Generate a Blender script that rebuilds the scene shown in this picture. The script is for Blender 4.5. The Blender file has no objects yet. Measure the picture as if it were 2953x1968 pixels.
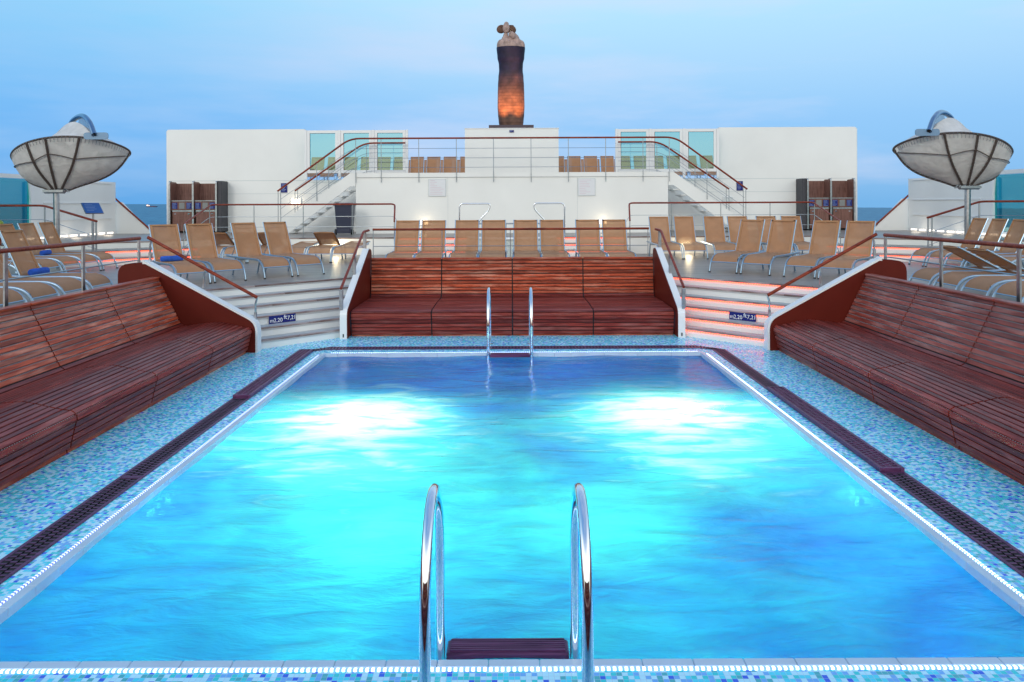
import bpy, math, random
from mathutils import Vector, Matrix
random.seed(7)
PI = math.pi
R = math.radians
scene = bpy.context.scene
COL = scene.collection

# ------------------------------------------------------------------ camera
EYE = 2.5
cam_d = bpy.data.cameras.new("camera")
cam = bpy.data.objects.new("camera", cam_d); COL.objects.link(cam)
cam.location = (0, 0, EYE); cam.rotation_euler = (PI/2, R(0.25), 0)
cam_d.lens = 27.39; cam_d.sensor_width = 36; cam_d.shift_y = -0.1343
cam_d.clip_start = 0.05; cam_d.clip_end = 60000
scene.camera = cam

# ------------------------------------------------------------------ world: dusk sky
SUN_EL, SUN_ROT = R(16), R(200)
world = bpy.data.worlds.new("World"); scene.world = world; world.use_nodes = True
nt = world.node_tree; nt.nodes.clear()
def wn(t, **k):
    n = nt.nodes.new(t)
    for a, b in k.items(): setattr(n, a, b)
    return n
tc = wn('ShaderNodeTexCoord'); sep = wn('ShaderNodeSeparateXYZ'); nt.links.new(tc.outputs['Generated'], sep.inputs[0])
ramp = wn('ShaderNodeValToRGB')
el = ramp.color_ramp.elements
el[0].position = 0.0; el[0].color = (0.15, 0.43, 0.80, 1)
el[1].position = 1.0; el[1].color = (0.22, 0.40, 0.72, 1)
for p, c in ((0.05, (0.19, 0.47, 0.85, 1)), (0.10, (0.24, 0.52, 0.89, 1)), (0.17, (0.37, 0.64, 0.92, 1)), (0.25, (0.45, 0.76, 0.96, 1)), (0.36, (0.46, 0.74, 0.94, 1)), (0.60, (0.32, 0.52, 0.82, 1))):
    e = el.new(p); e.color = c
nt.links.new(sep.outputs['Z'], ramp.inputs[0])
# faint drifting cloud veils
mp = wn('ShaderNodeMapping'); mp.inputs['Scale'].default_value = (1.6, 1.0, 9.0); mp.inputs['Rotation'].default_value = (0, R(5), 0)
nt.links.new(tc.outputs['Generated'], mp.inputs[0])
nz = wn('ShaderNodeTexNoise'); nz.inputs['Scale'].default_value = 1.7; nz.inputs['Detail'].default_value = 5; nz.inputs['Roughness'].default_value = 0.55
nt.links.new(mp.outputs[0], nz.inputs['Vector'])
cr = wn('ShaderNodeValToRGB'); cr.color_ramp.elements[0].position = 0.42; cr.color_ramp.elements[1].position = 0.75
cr.color_ramp.elements[1].color = (0.62, 0.62, 0.62, 1)
nt.links.new(nz.outputs['Fac'], cr.inputs[0])
mxc = wn('ShaderNodeMixRGB'); mxc.inputs[2].default_value = (0.66, 0.70, 0.90, 1)
nt.links.new(cr.outputs[0], mxc.inputs[0]); nt.links.new(ramp.outputs[0], mxc.inputs[1])
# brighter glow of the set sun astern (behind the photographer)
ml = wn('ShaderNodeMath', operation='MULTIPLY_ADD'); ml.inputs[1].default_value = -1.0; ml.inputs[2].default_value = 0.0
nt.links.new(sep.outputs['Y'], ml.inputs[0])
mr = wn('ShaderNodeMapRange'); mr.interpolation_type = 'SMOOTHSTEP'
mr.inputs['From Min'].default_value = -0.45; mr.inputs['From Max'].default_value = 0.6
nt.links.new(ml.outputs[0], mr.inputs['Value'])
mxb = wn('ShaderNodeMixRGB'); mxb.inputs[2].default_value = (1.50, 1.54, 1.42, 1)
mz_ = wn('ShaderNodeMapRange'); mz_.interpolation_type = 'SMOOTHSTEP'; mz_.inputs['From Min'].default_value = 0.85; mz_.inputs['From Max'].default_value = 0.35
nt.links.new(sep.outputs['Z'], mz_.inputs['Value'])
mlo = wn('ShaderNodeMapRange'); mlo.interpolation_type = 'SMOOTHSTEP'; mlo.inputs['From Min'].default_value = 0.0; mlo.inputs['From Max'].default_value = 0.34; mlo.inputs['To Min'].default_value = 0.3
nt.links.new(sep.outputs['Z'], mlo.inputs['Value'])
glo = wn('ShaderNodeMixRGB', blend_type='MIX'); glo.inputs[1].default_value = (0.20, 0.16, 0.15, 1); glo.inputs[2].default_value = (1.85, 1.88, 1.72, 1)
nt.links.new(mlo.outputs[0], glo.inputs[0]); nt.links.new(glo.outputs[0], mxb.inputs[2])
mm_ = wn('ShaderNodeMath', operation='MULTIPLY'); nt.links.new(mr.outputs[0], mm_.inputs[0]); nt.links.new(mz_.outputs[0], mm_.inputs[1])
# deeper blue towards the port side
mpx = wn('ShaderNodeMapRange'); mpx.interpolation_type = 'SMOOTHSTEP'; mpx.inputs['From Min'].default_value = 0.0; mpx.inputs['From Max'].default_value = -0.55
nt.links.new(sep.outputs['X'], mpx.inputs['Value'])
mlx = wn('ShaderNodeMixRGB', blend_type='MULTIPLY'); mlx.inputs[2].default_value = (0.58, 0.84, 0.98, 1)
nt.links.new(mpx.outputs[0], mlx.inputs[0]); nt.links.new(mxc.outputs[0], mlx.inputs[1])
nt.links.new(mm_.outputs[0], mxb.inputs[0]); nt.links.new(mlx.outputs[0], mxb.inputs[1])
sky = wn('ShaderNodeTexSky'); sky.sky_type = 'NISHITA'; sky.sun_disc = False
sky.sun_elevation = SUN_EL; sky.sun_rotation = SUN_ROT
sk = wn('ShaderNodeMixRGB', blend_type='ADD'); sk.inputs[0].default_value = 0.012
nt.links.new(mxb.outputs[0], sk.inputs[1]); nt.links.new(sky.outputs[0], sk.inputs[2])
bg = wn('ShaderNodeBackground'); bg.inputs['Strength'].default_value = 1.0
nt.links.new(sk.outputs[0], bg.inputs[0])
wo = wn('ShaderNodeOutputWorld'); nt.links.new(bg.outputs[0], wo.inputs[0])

sd = bpy.data.lights.new("sun", 'SUN'); sd.energy = 0.5; sd.angle = R(14); sd.color = (1, 0.93, 0.86)
so = bpy.data.objects.new("sun", sd); COL.objects.link(so)
so.rotation_euler = (PI/2 - R(20), 0, R(-18))
scene.view_settings.view_transform = 'Standard'; scene.view_settings.look = 'None'
scene.view_settings.exposure = 0.0; scene.view_settings.gamma = 1.0

# ------------------------------------------------------------------ materials
def new_mat(name):
    m = bpy.data.materials.new(name); m.use_nodes = True
    return m, m.node_tree.nodes, m.node_tree.links, m.node_tree.nodes['Principled BSDF']
def simple(name, col, rough=0.5, metal=0.0, var=0.0, vscale=3.0, bump=0.0, bscale=40.0, coat=0.0, stretch=None, emit=None, estr=0.0):
    m, N, L, b = new_mat(name)
    b.inputs['Base Color'].default_value = (*col, 1); b.inputs['Roughness'].default_value = rough
    b.inputs['Metallic'].default_value = metal
    if coat: b.inputs['Coat Weight'].default_value = coat; b.inputs['Coat Roughness'].default_value = 0.1
    if emit: b.inputs['Emission Color'].default_value = (*emit, 1); b.inputs['Emission Strength'].default_value = estr
    if var or bump:
        t = N.new('ShaderNodeTexCoord'); mp = N.new('ShaderNodeMapping'); L.new(t.outputs['Object'], mp.inputs[0])
        if stretch: mp.inputs['Scale'].default_value = stretch
    if var:
        n = N.new('ShaderNodeTexNoise'); n.inputs['Scale'].default_value = vscale; n.inputs['Detail'].default_value = 6
        L.new(mp.outputs[0], n.inputs['Vector'])
        mr = N.new('ShaderNodeMapRange'); mr.inputs['From Min'].default_value = 0.3; mr.inputs['From Max'].default_value = 0.7
        mr.inputs['To Min'].default_value = 1 - var; mr.inputs['To Max'].default_value = 1 + var*0.5
        L.new(n.outputs['Fac'], mr.inputs['Value'])
        mx = N.new('ShaderNodeMixRGB'); mx.blend_type = 'MULTIPLY'; mx.inputs[0].default_value = 1
        mx.inputs[1].default_value = (*col, 1); L.new(mr.outputs[0], mx.inputs[2]); L.new(mx.outputs[0], b.inputs['Base Color'])
    if bump:
        n2 = N.new('ShaderNodeTexNoise'); n2.inputs['Scale'].default_value = bscale; n2.inputs['Detail'].default_value = 4
        L.new(mp.outputs[0], n2.inputs['Vector'])
        bp = N.new('ShaderNodeBump'); bp.inputs['Strength'].default_value = bump; bp.inputs['Distance'].default_value = 0.02
        L.new(n2.outputs['Fac'], bp.inputs['Height']); L.new(bp.outputs[0], b.inputs['Normal'])
    return m

def wood(name, dark, mid, pale, rough=0.4, amt=1.0, stretch=(1.2, 14, 14), paleamt=0.6, spec=0.22, pst=(0.8, 7, 7)):
    """slats: long grain along local x, every board its own tone, bleached blotches"""
    m, N, L, b = new_mat(name)
    t = N.new('ShaderNodeTexCoord'); g = N.new('ShaderNodeNewGeometry')
    ad = N.new('ShaderNodeVectorMath'); ad.operation = 'MULTIPLY_ADD'
    cmb = N.new('ShaderNodeCombineXYZ')
    for i in range(3): L.new(g.outputs['Random Per Island'], cmb.inputs[i])
    ad.inputs[1].default_value = (37, 11, 23); L.new(cmb.outputs[0], ad.inputs[0]); L.new(t.outputs['Object'], ad.inputs[2])
    mp = N.new('ShaderNodeMapping'); mp.inputs['Scale'].default_value = stretch; L.new(ad.outputs[0], mp.inputs[0])
    n = N.new('ShaderNodeTexNoise'); n.inputs['Scale'].default_value = 2.2; n.inputs['Detail'].default_value = 8; n.inputs['Distortion'].default_value = 1.2
    L.new(mp.outputs[0], n.inputs['Vector'])
    r = N.new('ShaderNodeValToRGB'); r.color_ramp.elements[0].position = 0.32; r.color_ramp.elements[0].color = (*dark, 1)
    r.color_ramp.elements[1].position = 0.62; r.color_ramp.elements[1].color = (*mid, 1)
    L.new(n.outputs['Fac'], r.inputs[0])
    mp2 = N.new('ShaderNodeMapping'); mp2.inputs['Scale'].default_value = pst; L.new(ad.outputs[0], mp2.inputs[0])
    n2 = N.new('ShaderNodeTexNoise'); n2.inputs['Scale'].default_value = 1.6; n2.inputs['Detail'].default_value = 7; n2.inputs['Roughness'].default_value = 0.65
    L.new(mp2.outputs[0], n2.inputs['Vector'])
    r2 = N.new('ShaderNodeValToRGB'); r2.color_ramp.elements[0].position = 0.50; r2.color_ramp.elements[1].position = 0.72
    r2.color_ramp.elements[1].color = (paleamt,)*3 + (1,)
    L.new(n2.outputs['Fac'], r2.inputs[0])
    mx = N.new('ShaderNodeMixRGB'); mx.inputs[2].default_value = (*pale, 1)
    L.new(r2.outputs[0], mx.inputs[0]); L.new(r.outputs[0], mx.inputs[1])
    mr = N.new('ShaderNodeMapRange'); mr.inputs['To Min'].default_value = 1 - 0.35*amt; mr.inputs['To Max'].default_value = 1 + 0.25*amt
    L.new(g.outputs['Random Per Island'], mr.inputs['Value'])
    mu = N.new('ShaderNodeMixRGB'); mu.blend_type = 'MULTIPLY'; mu.inputs[0].default_value = 1
    L.new(mx.outputs[0], mu.inputs[1]); L.new(mr.outputs[0], mu.inputs[2]); L.new(mu.outputs[0], b.inputs['Base Color'])
    b.inputs['Roughness'].default_value = rough; b.inputs['Specular IOR Level'].default_value = spec
    bp = N.new('ShaderNodeBump'); bp.inputs['Strength'].default_value = 0.12; bp.inputs['Distance'].default_value = 0.01
    L.new(n.outputs['Fac'], bp.inputs['Height']); L.new(bp.outputs[0], b.inputs['Normal'])
    return m

def mosaic(name, size, stops, grout=(0.50, 0.64, 0.80), rough=0.22, off=(0.013, 0.007, 0.011), gw=0.06):
    m, N, L, b = new_mat(name)
    g = N.new('ShaderNodeNewGeometry')
    sc = N.new('ShaderNodeVectorMath'); sc.operation = 'MULTIPLY_ADD'; sc.inputs[1].default_value = (1/size,)*3; sc.inputs[2].default_value = [o/size + .5 for o in off]
    L.new(g.outputs['Position'], sc.inputs[0])
    fl = N.new('ShaderNodeVectorMath'); fl.operation = 'FLOOR'; L.new(sc.outputs[0], fl.inputs[0])
    w = N.new('ShaderNodeTexWhiteNoise'); w.noise_dimensions = '3D'; L.new(fl.outputs[0], w.inputs['Vector'])
    r = N.new('ShaderNodeValToRGB'); r.color_ramp.interpolation = 'CONSTANT'
    es = r.color_ramp.elements
    es[0].position = 0; es[0].color = (*stops[0][1], 1); es[1].position = stops[1][0]; es[1].color = (*stops[1][1], 1)
    for p, c in stops[2:]:
        e = es.new(p); e.color = (*c, 1)
    L.new(w.outputs['Value'], r.inputs[0])
    fr = N.new('ShaderNodeVectorMath'); fr.operation = 'FRACTION'; L.new(sc.outputs[0], fr.inputs[0])
    sp = N.new('ShaderNodeSeparateXYZ'); L.new(fr.outputs[0], sp.inputs[0])
    cx = N.new('ShaderNodeMath'); cx.operation = 'LESS_THAN'; cx.inputs[1].default_value = gw; L.new(sp.outputs['X'], cx.inputs[0])
    cy = N.new('ShaderNodeMath'); cy.operation = 'LESS_THAN'; cy.inputs[1].default_value = gw; L.new(sp.outputs['Y'], cy.inputs[0])
    mxm = N.new('ShaderNodeMath'); mxm.operation = 'MAXIMUM'; L.new(cx.outputs[0], mxm.inputs[0]); L.new(cy.outputs[0], mxm.inputs[1])
    mx = N.new('ShaderNodeMixRGB'); L.new(mxm.outputs[0], mx.inputs[0]); L.new(r.outputs[0], mx.inputs[1]); mx.inputs[2].default_value = (*grout, 1)
    L.new(mx.outputs[0], b.inputs['Base Color']); b.inputs['Roughness'].default_value = rough; b.inputs['Specular IOR Level'].default_value = 0.3
    w2 = N.new('ShaderNodeMapRange'); w2.inputs['To Min'].default_value = rough*0.5; w2.inputs['To Max'].default_value = rough*1.9
    sc2 = N.new('ShaderNodeSeparateColor'); L.new(w.outputs['Color'], sc2.inputs[0]); L.new(sc2.outputs[1], w2.inputs['Value']); L.new(w2.outputs[0], b.inputs['Roughness'])
    return m

def led(name, col, strength, pitch, duty=0.5, base=0.12, col2=None):
    m, N, L, b = new_mat(name)
    t = N.new('ShaderNodeTexCoord'); s = N.new('ShaderNodeSeparateXYZ'); L.new(t.outputs['Object'], s.inputs[0])
    d = N.new('ShaderNodeMath'); d.operation = 'DIVIDE'; d.inputs[1].default_value = pitch; L.new(s.outputs['X'], d.inputs[0])
    f = N.new('ShaderNodeMath'); f.operation = 'FRACT'; L.new(d.outputs[0], f.inputs[0])
    p = N.new('ShaderNodeMath'); p.operation = 'PINGPONG'; p.inputs[1].default_value = 0.5; L.new(f.outputs[0], p.inputs[0])
    mr = N.new('ShaderNodeMapRange'); mr.interpolation_type = 'SMOOTHSTEP'; mr.inputs['From Min'].default_value = 0.5 - duty*0.5 - 0.1; mr.inputs['From Max'].default_value = 0.5 - duty*0.5 + 0.1
    mr.inputs['To Min'].default_value = base; mr.inputs['To Max'].default_value = 1
    L.new(p.outputs[0], mr.inputs['Value'])
    mu = N.new('ShaderNodeMath'); mu.operation = 'MULTIPLY'; mu.inputs[1].default_value = strength; L.new(mr.outputs[0], mu.inputs[0])
    b.inputs['Base Color'].default_value = (*[min(1, c*.8+.1) for c in col], 1)
    b.inputs['Emission Color'].default_value = (*col, 1)
    if col2:
        mc = N.new('ShaderNodeMixRGB'); mc.inputs[1].default_value = (*col, 1); mc.inputs[2].default_value = (*col2, 1)
        L.new(mr.outputs[0], mc.inputs[0]); L.new(mc.outputs[0], b.inputs['Emission Color'])
    L.new(mu.outputs[0], b.inputs['Emission Strength'])
    return m

M = {}
M['white'] = simple('white paint', (0.80, 0.81, 0.80), 0.42, var=0.05, vscale=0.7, bump=0.05, bscale=2.0)
M['white2'] = simple('white frame', (0.78, 0.79, 0.80), 0.35)
M['trim'] = simple('grey seam', (0.55, 0.60, 0.62), 0.5)
M['deck'] = simple('synthetic deck', (0.25, 0.22, 0.20), 0.36, var=0.30, vscale=1.1, bump=0.12, bscale=14, stretch=(1, 3, 1))
M['tread'] = wood('weathered teak tread', (0.34, 0.34, 0.35), (0.48, 0.50, 0.51), (0.56, 0.58, 0.59), 0.45, 0.3, (1.0, 18, 18))
M['nosing'] = wood('weathered brown nosing', (0.12, 0.065, 0.055), (0.30, 0.22, 0.21), (0.50, 0.46, 0.46), 0.45, 0.9, (1.0, 18, 18))
M['slat'] = wood('teak slat', (0.16, 0.016, 0.007), (0.46, 0.078, 0.032), (0.66, 0.34, 0.25), 0.34, 1.3, (0.9, 16, 16), 0.7)
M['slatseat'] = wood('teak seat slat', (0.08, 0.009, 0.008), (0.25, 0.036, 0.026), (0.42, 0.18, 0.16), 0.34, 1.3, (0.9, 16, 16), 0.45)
def dashes():
    m, N, L, b = new_mat('dotted grip strip')
    t = N.new('ShaderNodeTexCoord'); sx_ = N.new('ShaderNodeSeparateXYZ'); L.new(t.outputs['Object'], sx_.inputs[0])
    d = N.new('ShaderNodeMath'); d.operation = 'DIVIDE'; d.inputs[1].default_value = .034; L.new(sx_.outputs['X'], d.inputs[0])
    f = N.new('ShaderNodeMath'); f.operation = 'FRACT'; L.new(d.outputs[0], f.inputs[0])
    g = N.new('ShaderNodeMath'); g.operation = 'GREATER_THAN'; g.inputs[1].default_value = .55; L.new(f.outputs[0], g.inputs[0])
    x = N.new('ShaderNodeMixRGB'); x.inputs[1].default_value = (.01,.01,.012,1); x.inputs[2].default_value = (.62,.62,.70,1); L.new(g.outputs[0], x.inputs[0]); L.new(x.outputs[0], b.inputs['Base Color'])
    b.inputs['Roughness'].default_value = .5
    return m
M['dash'] = dashes()
M['slat2'] = wood('teak slat shaded side', (0.12, 0.016, 0.011), (0.33, 0.064, 0.042), (0.54, 0.30, 0.26), 0.36, 1.3, (0.9, 16, 16), 0.6)  # darker copy of the teak slat, shade put into its colour
M['rail'] = wood('varnished handrail', (0.11, 0.013, 0.006), (0.27, 0.045, 0.020), (0.34, 0.09, 0.05), 0.36, 0.3, (1, 8, 8), 0.2)
M['grate'] = wood('grating wood', (0.045, 0.014, 0.050), (0.13, 0.045, 0.12), (0.20, 0.11, 0.20), 0.35, 0.6, (1, 14, 14), 0.3)  # purple cast of the pool light strips mixed into the wood colour
M['dark'] = simple('dark gap', (0.012, 0.010, 0.012), 0.8)
M['red'] = simple('dark red lacquer', (0.115, 0.011, 0.006), 0.45, var=0.15, vscale=2.0)
M['steel'] = simple('brushed steel', (0.42, 0.44, 0.47), 0.30, 1.0, var=0.25, vscale=12)
M['wire'] = simple('steel wire rail', (0.36, 0.40, 0.44), 0.28, 1.0)
M['chrome'] = simple('polished chrome', (0.82, 0.84, 0.88), 0.045, 1.0)
M['alu'] = simple('anodised aluminium', (0.34, 0.48, 0.62), 0.32, 0.8)
M['rubber'] = simple('black rubber', (0.02, 0.02, 0.022), 0.6)
M['towel'] = simple('blue terry towel', (0.02, 0.10, 0.50), 0.95, var=0.3, vscale=12, bump=0.5, bscale=60)
M['sign'] = simple('navy sign', (0.01, 0.014, 0.16), 0.25)
M['signblue'] = simple('blue sign', (0.02, 0.09, 0.34), 0.3)
M['ink'] = simple('white lettering', (0.85, 0.87, 0.9), 0.5)
M['inkblue'] = simple('pale blue lettering', (0.25, 0.36, 0.62), 0.5)
M['pink'] = simple('pale pink print', (0.66, 0.55, 0.62), 0.5)
M['board'] = simple('pale notice face', (0.72, 0.74, 0.78), 0.25)
M['walnut'] = wood('walnut laminate', (0.10, 0.045, 0.035), (0.22, 0.11, 0.09), (0.27, 0.15, 0.13), 0.4, 0.5, (16, 16, 0.9), 0.3)
M['slate'] = simple('dark panel', (0.045, 0.045, 0.055), 0.6, bump=0.2, bscale=120)
M['hole'] = simple('shaded hatch', (0.20, 0.21, 0.21), 0.6)
M['binplastic'] = simple('navy bin plastic', (0.018, 0.026, 0.06), 0.42, bump=0.1, bscale=80)
M['coping'] = simple('pale coping tile', (0.50, 0.62, 0.74), 0.28, var=0.08, vscale=4)
M['bronze'] = None
M['red'].node_tree.nodes['Principled BSDF'].inputs['Specular IOR Level'].default_value = 0.2
M['carved'] = simple('weathered carved wood', (0.42, 0.29, 0.25), 0.7, var=0.4, vscale=3.5, bump=0.5, bscale=9, stretch=(3, 3, 1))
M['hair'] = simple('dark carved strands', (0.14, 0.07, 0.045), 0.7, var=0.3, vscale=8)
M['plinth'] = simple('dark plinth', (0.05, 0.03, 0.045), 0.45)
M['basin'] = mosaic('basin tile', 0.05, [(0, (0.45, 0.62, 0.75)), (0.5, (0.30, 0.52, 0.72)), (0.8, (0.22, 0.45, 0.68))], gw=0.05)
MOS = [(0, (0.50, 0.87, 1.0)), (0.34, (0.08, 0.74, 0.92)), (0.52, (0.03, 0.66, 0.70)), (0.68, (0.16, 0.46, 0.90)), (0.85, (0.07, 0.46, 0.52)), (0.93, (0.03, 0.13, 0.78))]
M['mosaic'] = mosaic('pool mosaic', 0.030, MOS)
M['paletile'] = mosaic('pale mosaic', 0.03, [(0, (0.62, 0.66, 0.64)), (0.5, (0.5, 0.58, 0.58)), (0.8, (0.42, 0.52, 0.54))], grout=(.6, .63, .62))
M['ledpool'] = led('pool light strip', (0.12, 0.34, 1.0), 4.5, 0.0316, 0.5, 0.16, (0.62, 0.80, 1.0))
M['ledside'] = led('pool light strip side', (0.08, 0.12, 1.0), 2.6, 0.0316, 0.45, 0.25, (0.5, 0.62, 1.0))
M['ledred'] = led('warm step light strip', (1.0, 0.045, 0.02), 6.5, 0.055, 0.45, 0.45, (1.0, 0.085, 0.02))
M['ledoff'] = simple('unlit light strip', (0.5, 0.5, 0.5), 0.4)
M['lampwarm'] = simple('lit lamp glass', (1, .9, .7), 0.4, emit=(1.0, 0.80, 0.48), estr=4.0)
M['lampoff'] = simple('unlit lamp glass', (0.66, 0.70, 0.70), 0.15)
M['scup'] = simple('base light tube', (1, .95, .85), 0.4, emit=(1.0, 0.88, 0.72), estr=1.8)
M['lime'] = simple('lime cushion fabric', (0.45, 0.60, 0.10), 0.8, var=0.5, vscale=9)

def fabric(name, col, see, var=0.1, crease=0.0, thru=0.10):
    m, N, L, b = new_mat(name)
    t = N.new('ShaderNodeTexCoord')
    n = N.new('ShaderNodeTexNoise'); n.inputs['Scale'].default_value = 5.0; n.inputs['Detail'].default_value = 4; L.new(t.outputs['Object'], n.inputs['Vector'])
    mr = N.new('ShaderNodeMapRange'); mr.inputs['From Min'].default_value = 0.3; mr.inputs['From Max'].default_value = 0.7; mr.inputs['To Min'].default_value = 1 - var; mr.inputs['To Max'].default_value = 1 + var*.5
    L.new(n.outputs['Fac'], mr.inputs['Value'])
    mx = N.new('ShaderNodeMixRGB'); mx.blend_type = 'MULTIPLY'; mx.inputs[0].default_value = 1; mx.inputs[1].default_value = (*col, 1); L.new(mr.outputs[0], mx.inputs[2])
    L.new(mx.outputs[0], b.inputs['Base Color']); b.inputs['Roughness'].default_value = 0.75
    w = N.new('ShaderNodeTexNoise'); w.inputs['Scale'].default_value = 220; L.new(t.outputs['Object'], w.inputs['Vector'])
    bp = N.new('ShaderNodeBump'); bp.inputs['Strength'].default_value = 0.15; bp.inputs['Distance'].default_value = 0.004; L.new(w.outputs['Fac'], bp.inputs['Height'])
    if crease:
        c = N.new('ShaderNodeTexNoise'); c.inputs['Scale'].default_value = 2.6; c.inputs['Detail'].default_value = 5; c.inputs['Distortion'].default_value = 1.5
        L.new(t.outputs['Object'], c.inputs['Vector'])
        b2 = N.new('ShaderNodeBump'); b2.inputs['Strength'].default_value = crease; b2.inputs['Distance'].default_value = 0.08
        L.new(c.outputs['Fac'], b2.inputs['Height']); L.new(bp.outputs[0], b2.inputs['Normal']); L.new(b2.outputs[0], b.inputs['Normal'])
    else: L.new(bp.outputs[0], b.inputs['Normal'])
    tr = N.new('ShaderNodeBsdfTransparent'); tr.inputs[0].default_value = (1, .93, .85, 1) if see > .05 else (1, 1, 1, 1)
    tl = N.new('ShaderNodeBsdfTranslucent'); L.new(mx.outputs[0], tl.inputs[0])
    m1 = N.new('ShaderNodeMixShader'); m1.inputs[0].default_value = thru; L.new(b.outputs[0], m1.inputs[1]); L.new(tl.outputs[0], m1.inputs[2])
    m2 = N.new('ShaderNodeMixShader'); m2.inputs[0].default_value = see; L.new(m1.outputs[0], m2.inputs[1]); L.new(tr.outputs[0], m2.inputs[2])
    L.new(m2.outputs[0], N['Material Output'].inputs[0])
    return m
M['mesh'] = fabric('tan sling mesh', (0.50, 0.265, 0.14), 0.32)
M['hem'] = fabric('tan sling hem', (0.44, 0.22, 0.10), 0.0)
M['canvas'] = fabric('off white canvas', (0.80, 0.79, 0.78), 0.0, 0.12, 0.5, 0.3)

def glass(name, tint, refl=0.12):
    m, N, L, b = new_mat(name)
    N.remove(b)
    tr = N.new('ShaderNodeBsdfTransparent'); tr.inputs[0].default_value = (*tint, 1)
    gl = N.new('ShaderNodeBsdfGlossy'); gl.inputs['Roughness'].default_value = 0.01; gl.inputs[0].default_value = (.75, 1, .97, 1)
    mx = N.new('ShaderNodeMixShader'); mx.inputs[0].default_value = refl
    L.new(tr.outputs[0], mx.inputs[1]); L.new(gl.outputs[0], mx.inputs[2]); L.new(mx.outputs[0], N['Material Output'].inputs[0])
    return m
M['glass'] = glass('green tinted glass', (0.70, 0.90, 0.85), 0.12)
M['glassblue'] = glass('teal tinted glass', (0.10, 0.62, 0.64), 0.10)

def bronze():
    m, N, L, b = new_mat('scaled bronze robe')
    t = N.new('ShaderNodeTexCoord')
    s = N.new('ShaderNodeSeparateXYZ'); L.new(t.outputs['Object'], s.inputs[0])
    at = N.new('ShaderNodeMath'); at.operation = 'ARCTAN2'; L.new(s.outputs['X'], at.inputs[0]); L.new(s.outputs['Y'], at.inputs[1])
    c = N.new('ShaderNodeCombineXYZ'); L.new(at.outputs[0], c.inputs['X']); L.new(s.outputs['Z'], c.inputs['Y'])
    br = N.new('ShaderNodeTexBrick'); br.inputs['Scale'].default_value = 1.0; br.inputs['Brick Width'].default_value = 0.42; br.inputs['Row Height'].default_value = 0.13
    br.inputs['Mortar Size'].default_value = 0.010; br.inputs['Color1'].default_value = (0.12, 0.062, 0.045, 1); br.inputs['Color2'].default_value = (0.15, 0.078, 0.055, 1); br.inputs['Mortar'].default_value = (0.085, 0.044, 0.034, 1)
    L.new(c.outputs[0], br.inputs['Vector'])
    n = N.new('ShaderNodeTexNoise'); n.inputs['Scale'].default_value = 3; n.inputs['Detail'].default_value = 6; L.new(t.outputs['Object'], n.inputs['Vector'])
    mz = N.new('ShaderNodeMapRange'); mz.inputs['From Min'].default_value = 1.2; mz.inputs['From Max'].default_value = 2.2; L.new(s.outputs['Z'], mz.inputs['Value'])  # robe colour darkens upward, standing in for the fading uplight
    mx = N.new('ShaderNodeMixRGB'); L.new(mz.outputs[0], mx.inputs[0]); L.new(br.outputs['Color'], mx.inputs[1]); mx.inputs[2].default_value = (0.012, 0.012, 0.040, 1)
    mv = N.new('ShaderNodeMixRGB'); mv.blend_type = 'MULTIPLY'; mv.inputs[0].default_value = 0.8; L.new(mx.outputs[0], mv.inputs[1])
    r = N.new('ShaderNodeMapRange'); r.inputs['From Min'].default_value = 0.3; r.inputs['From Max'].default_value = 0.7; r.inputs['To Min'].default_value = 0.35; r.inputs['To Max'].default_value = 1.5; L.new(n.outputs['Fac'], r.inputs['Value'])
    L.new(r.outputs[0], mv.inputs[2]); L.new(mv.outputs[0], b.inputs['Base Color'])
    b.inputs['Metallic'].default_value = 0.0; b.inputs['Roughness'].default_value = 0.5; b.inputs['Specular IOR Level'].default_value = 0.25
    bp = N.new('ShaderNodeBump'); bp.inputs['Strength'].default_value = 0.08; bp.inputs['Distance'].default_value = 0.01; bp.invert = True
    L.new(br.outputs['Fac'], bp.inputs['Height'])
    L.new(bp.outputs[0], b.inputs['Normal'])
    return m
M['bronze'] = bronze()

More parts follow.
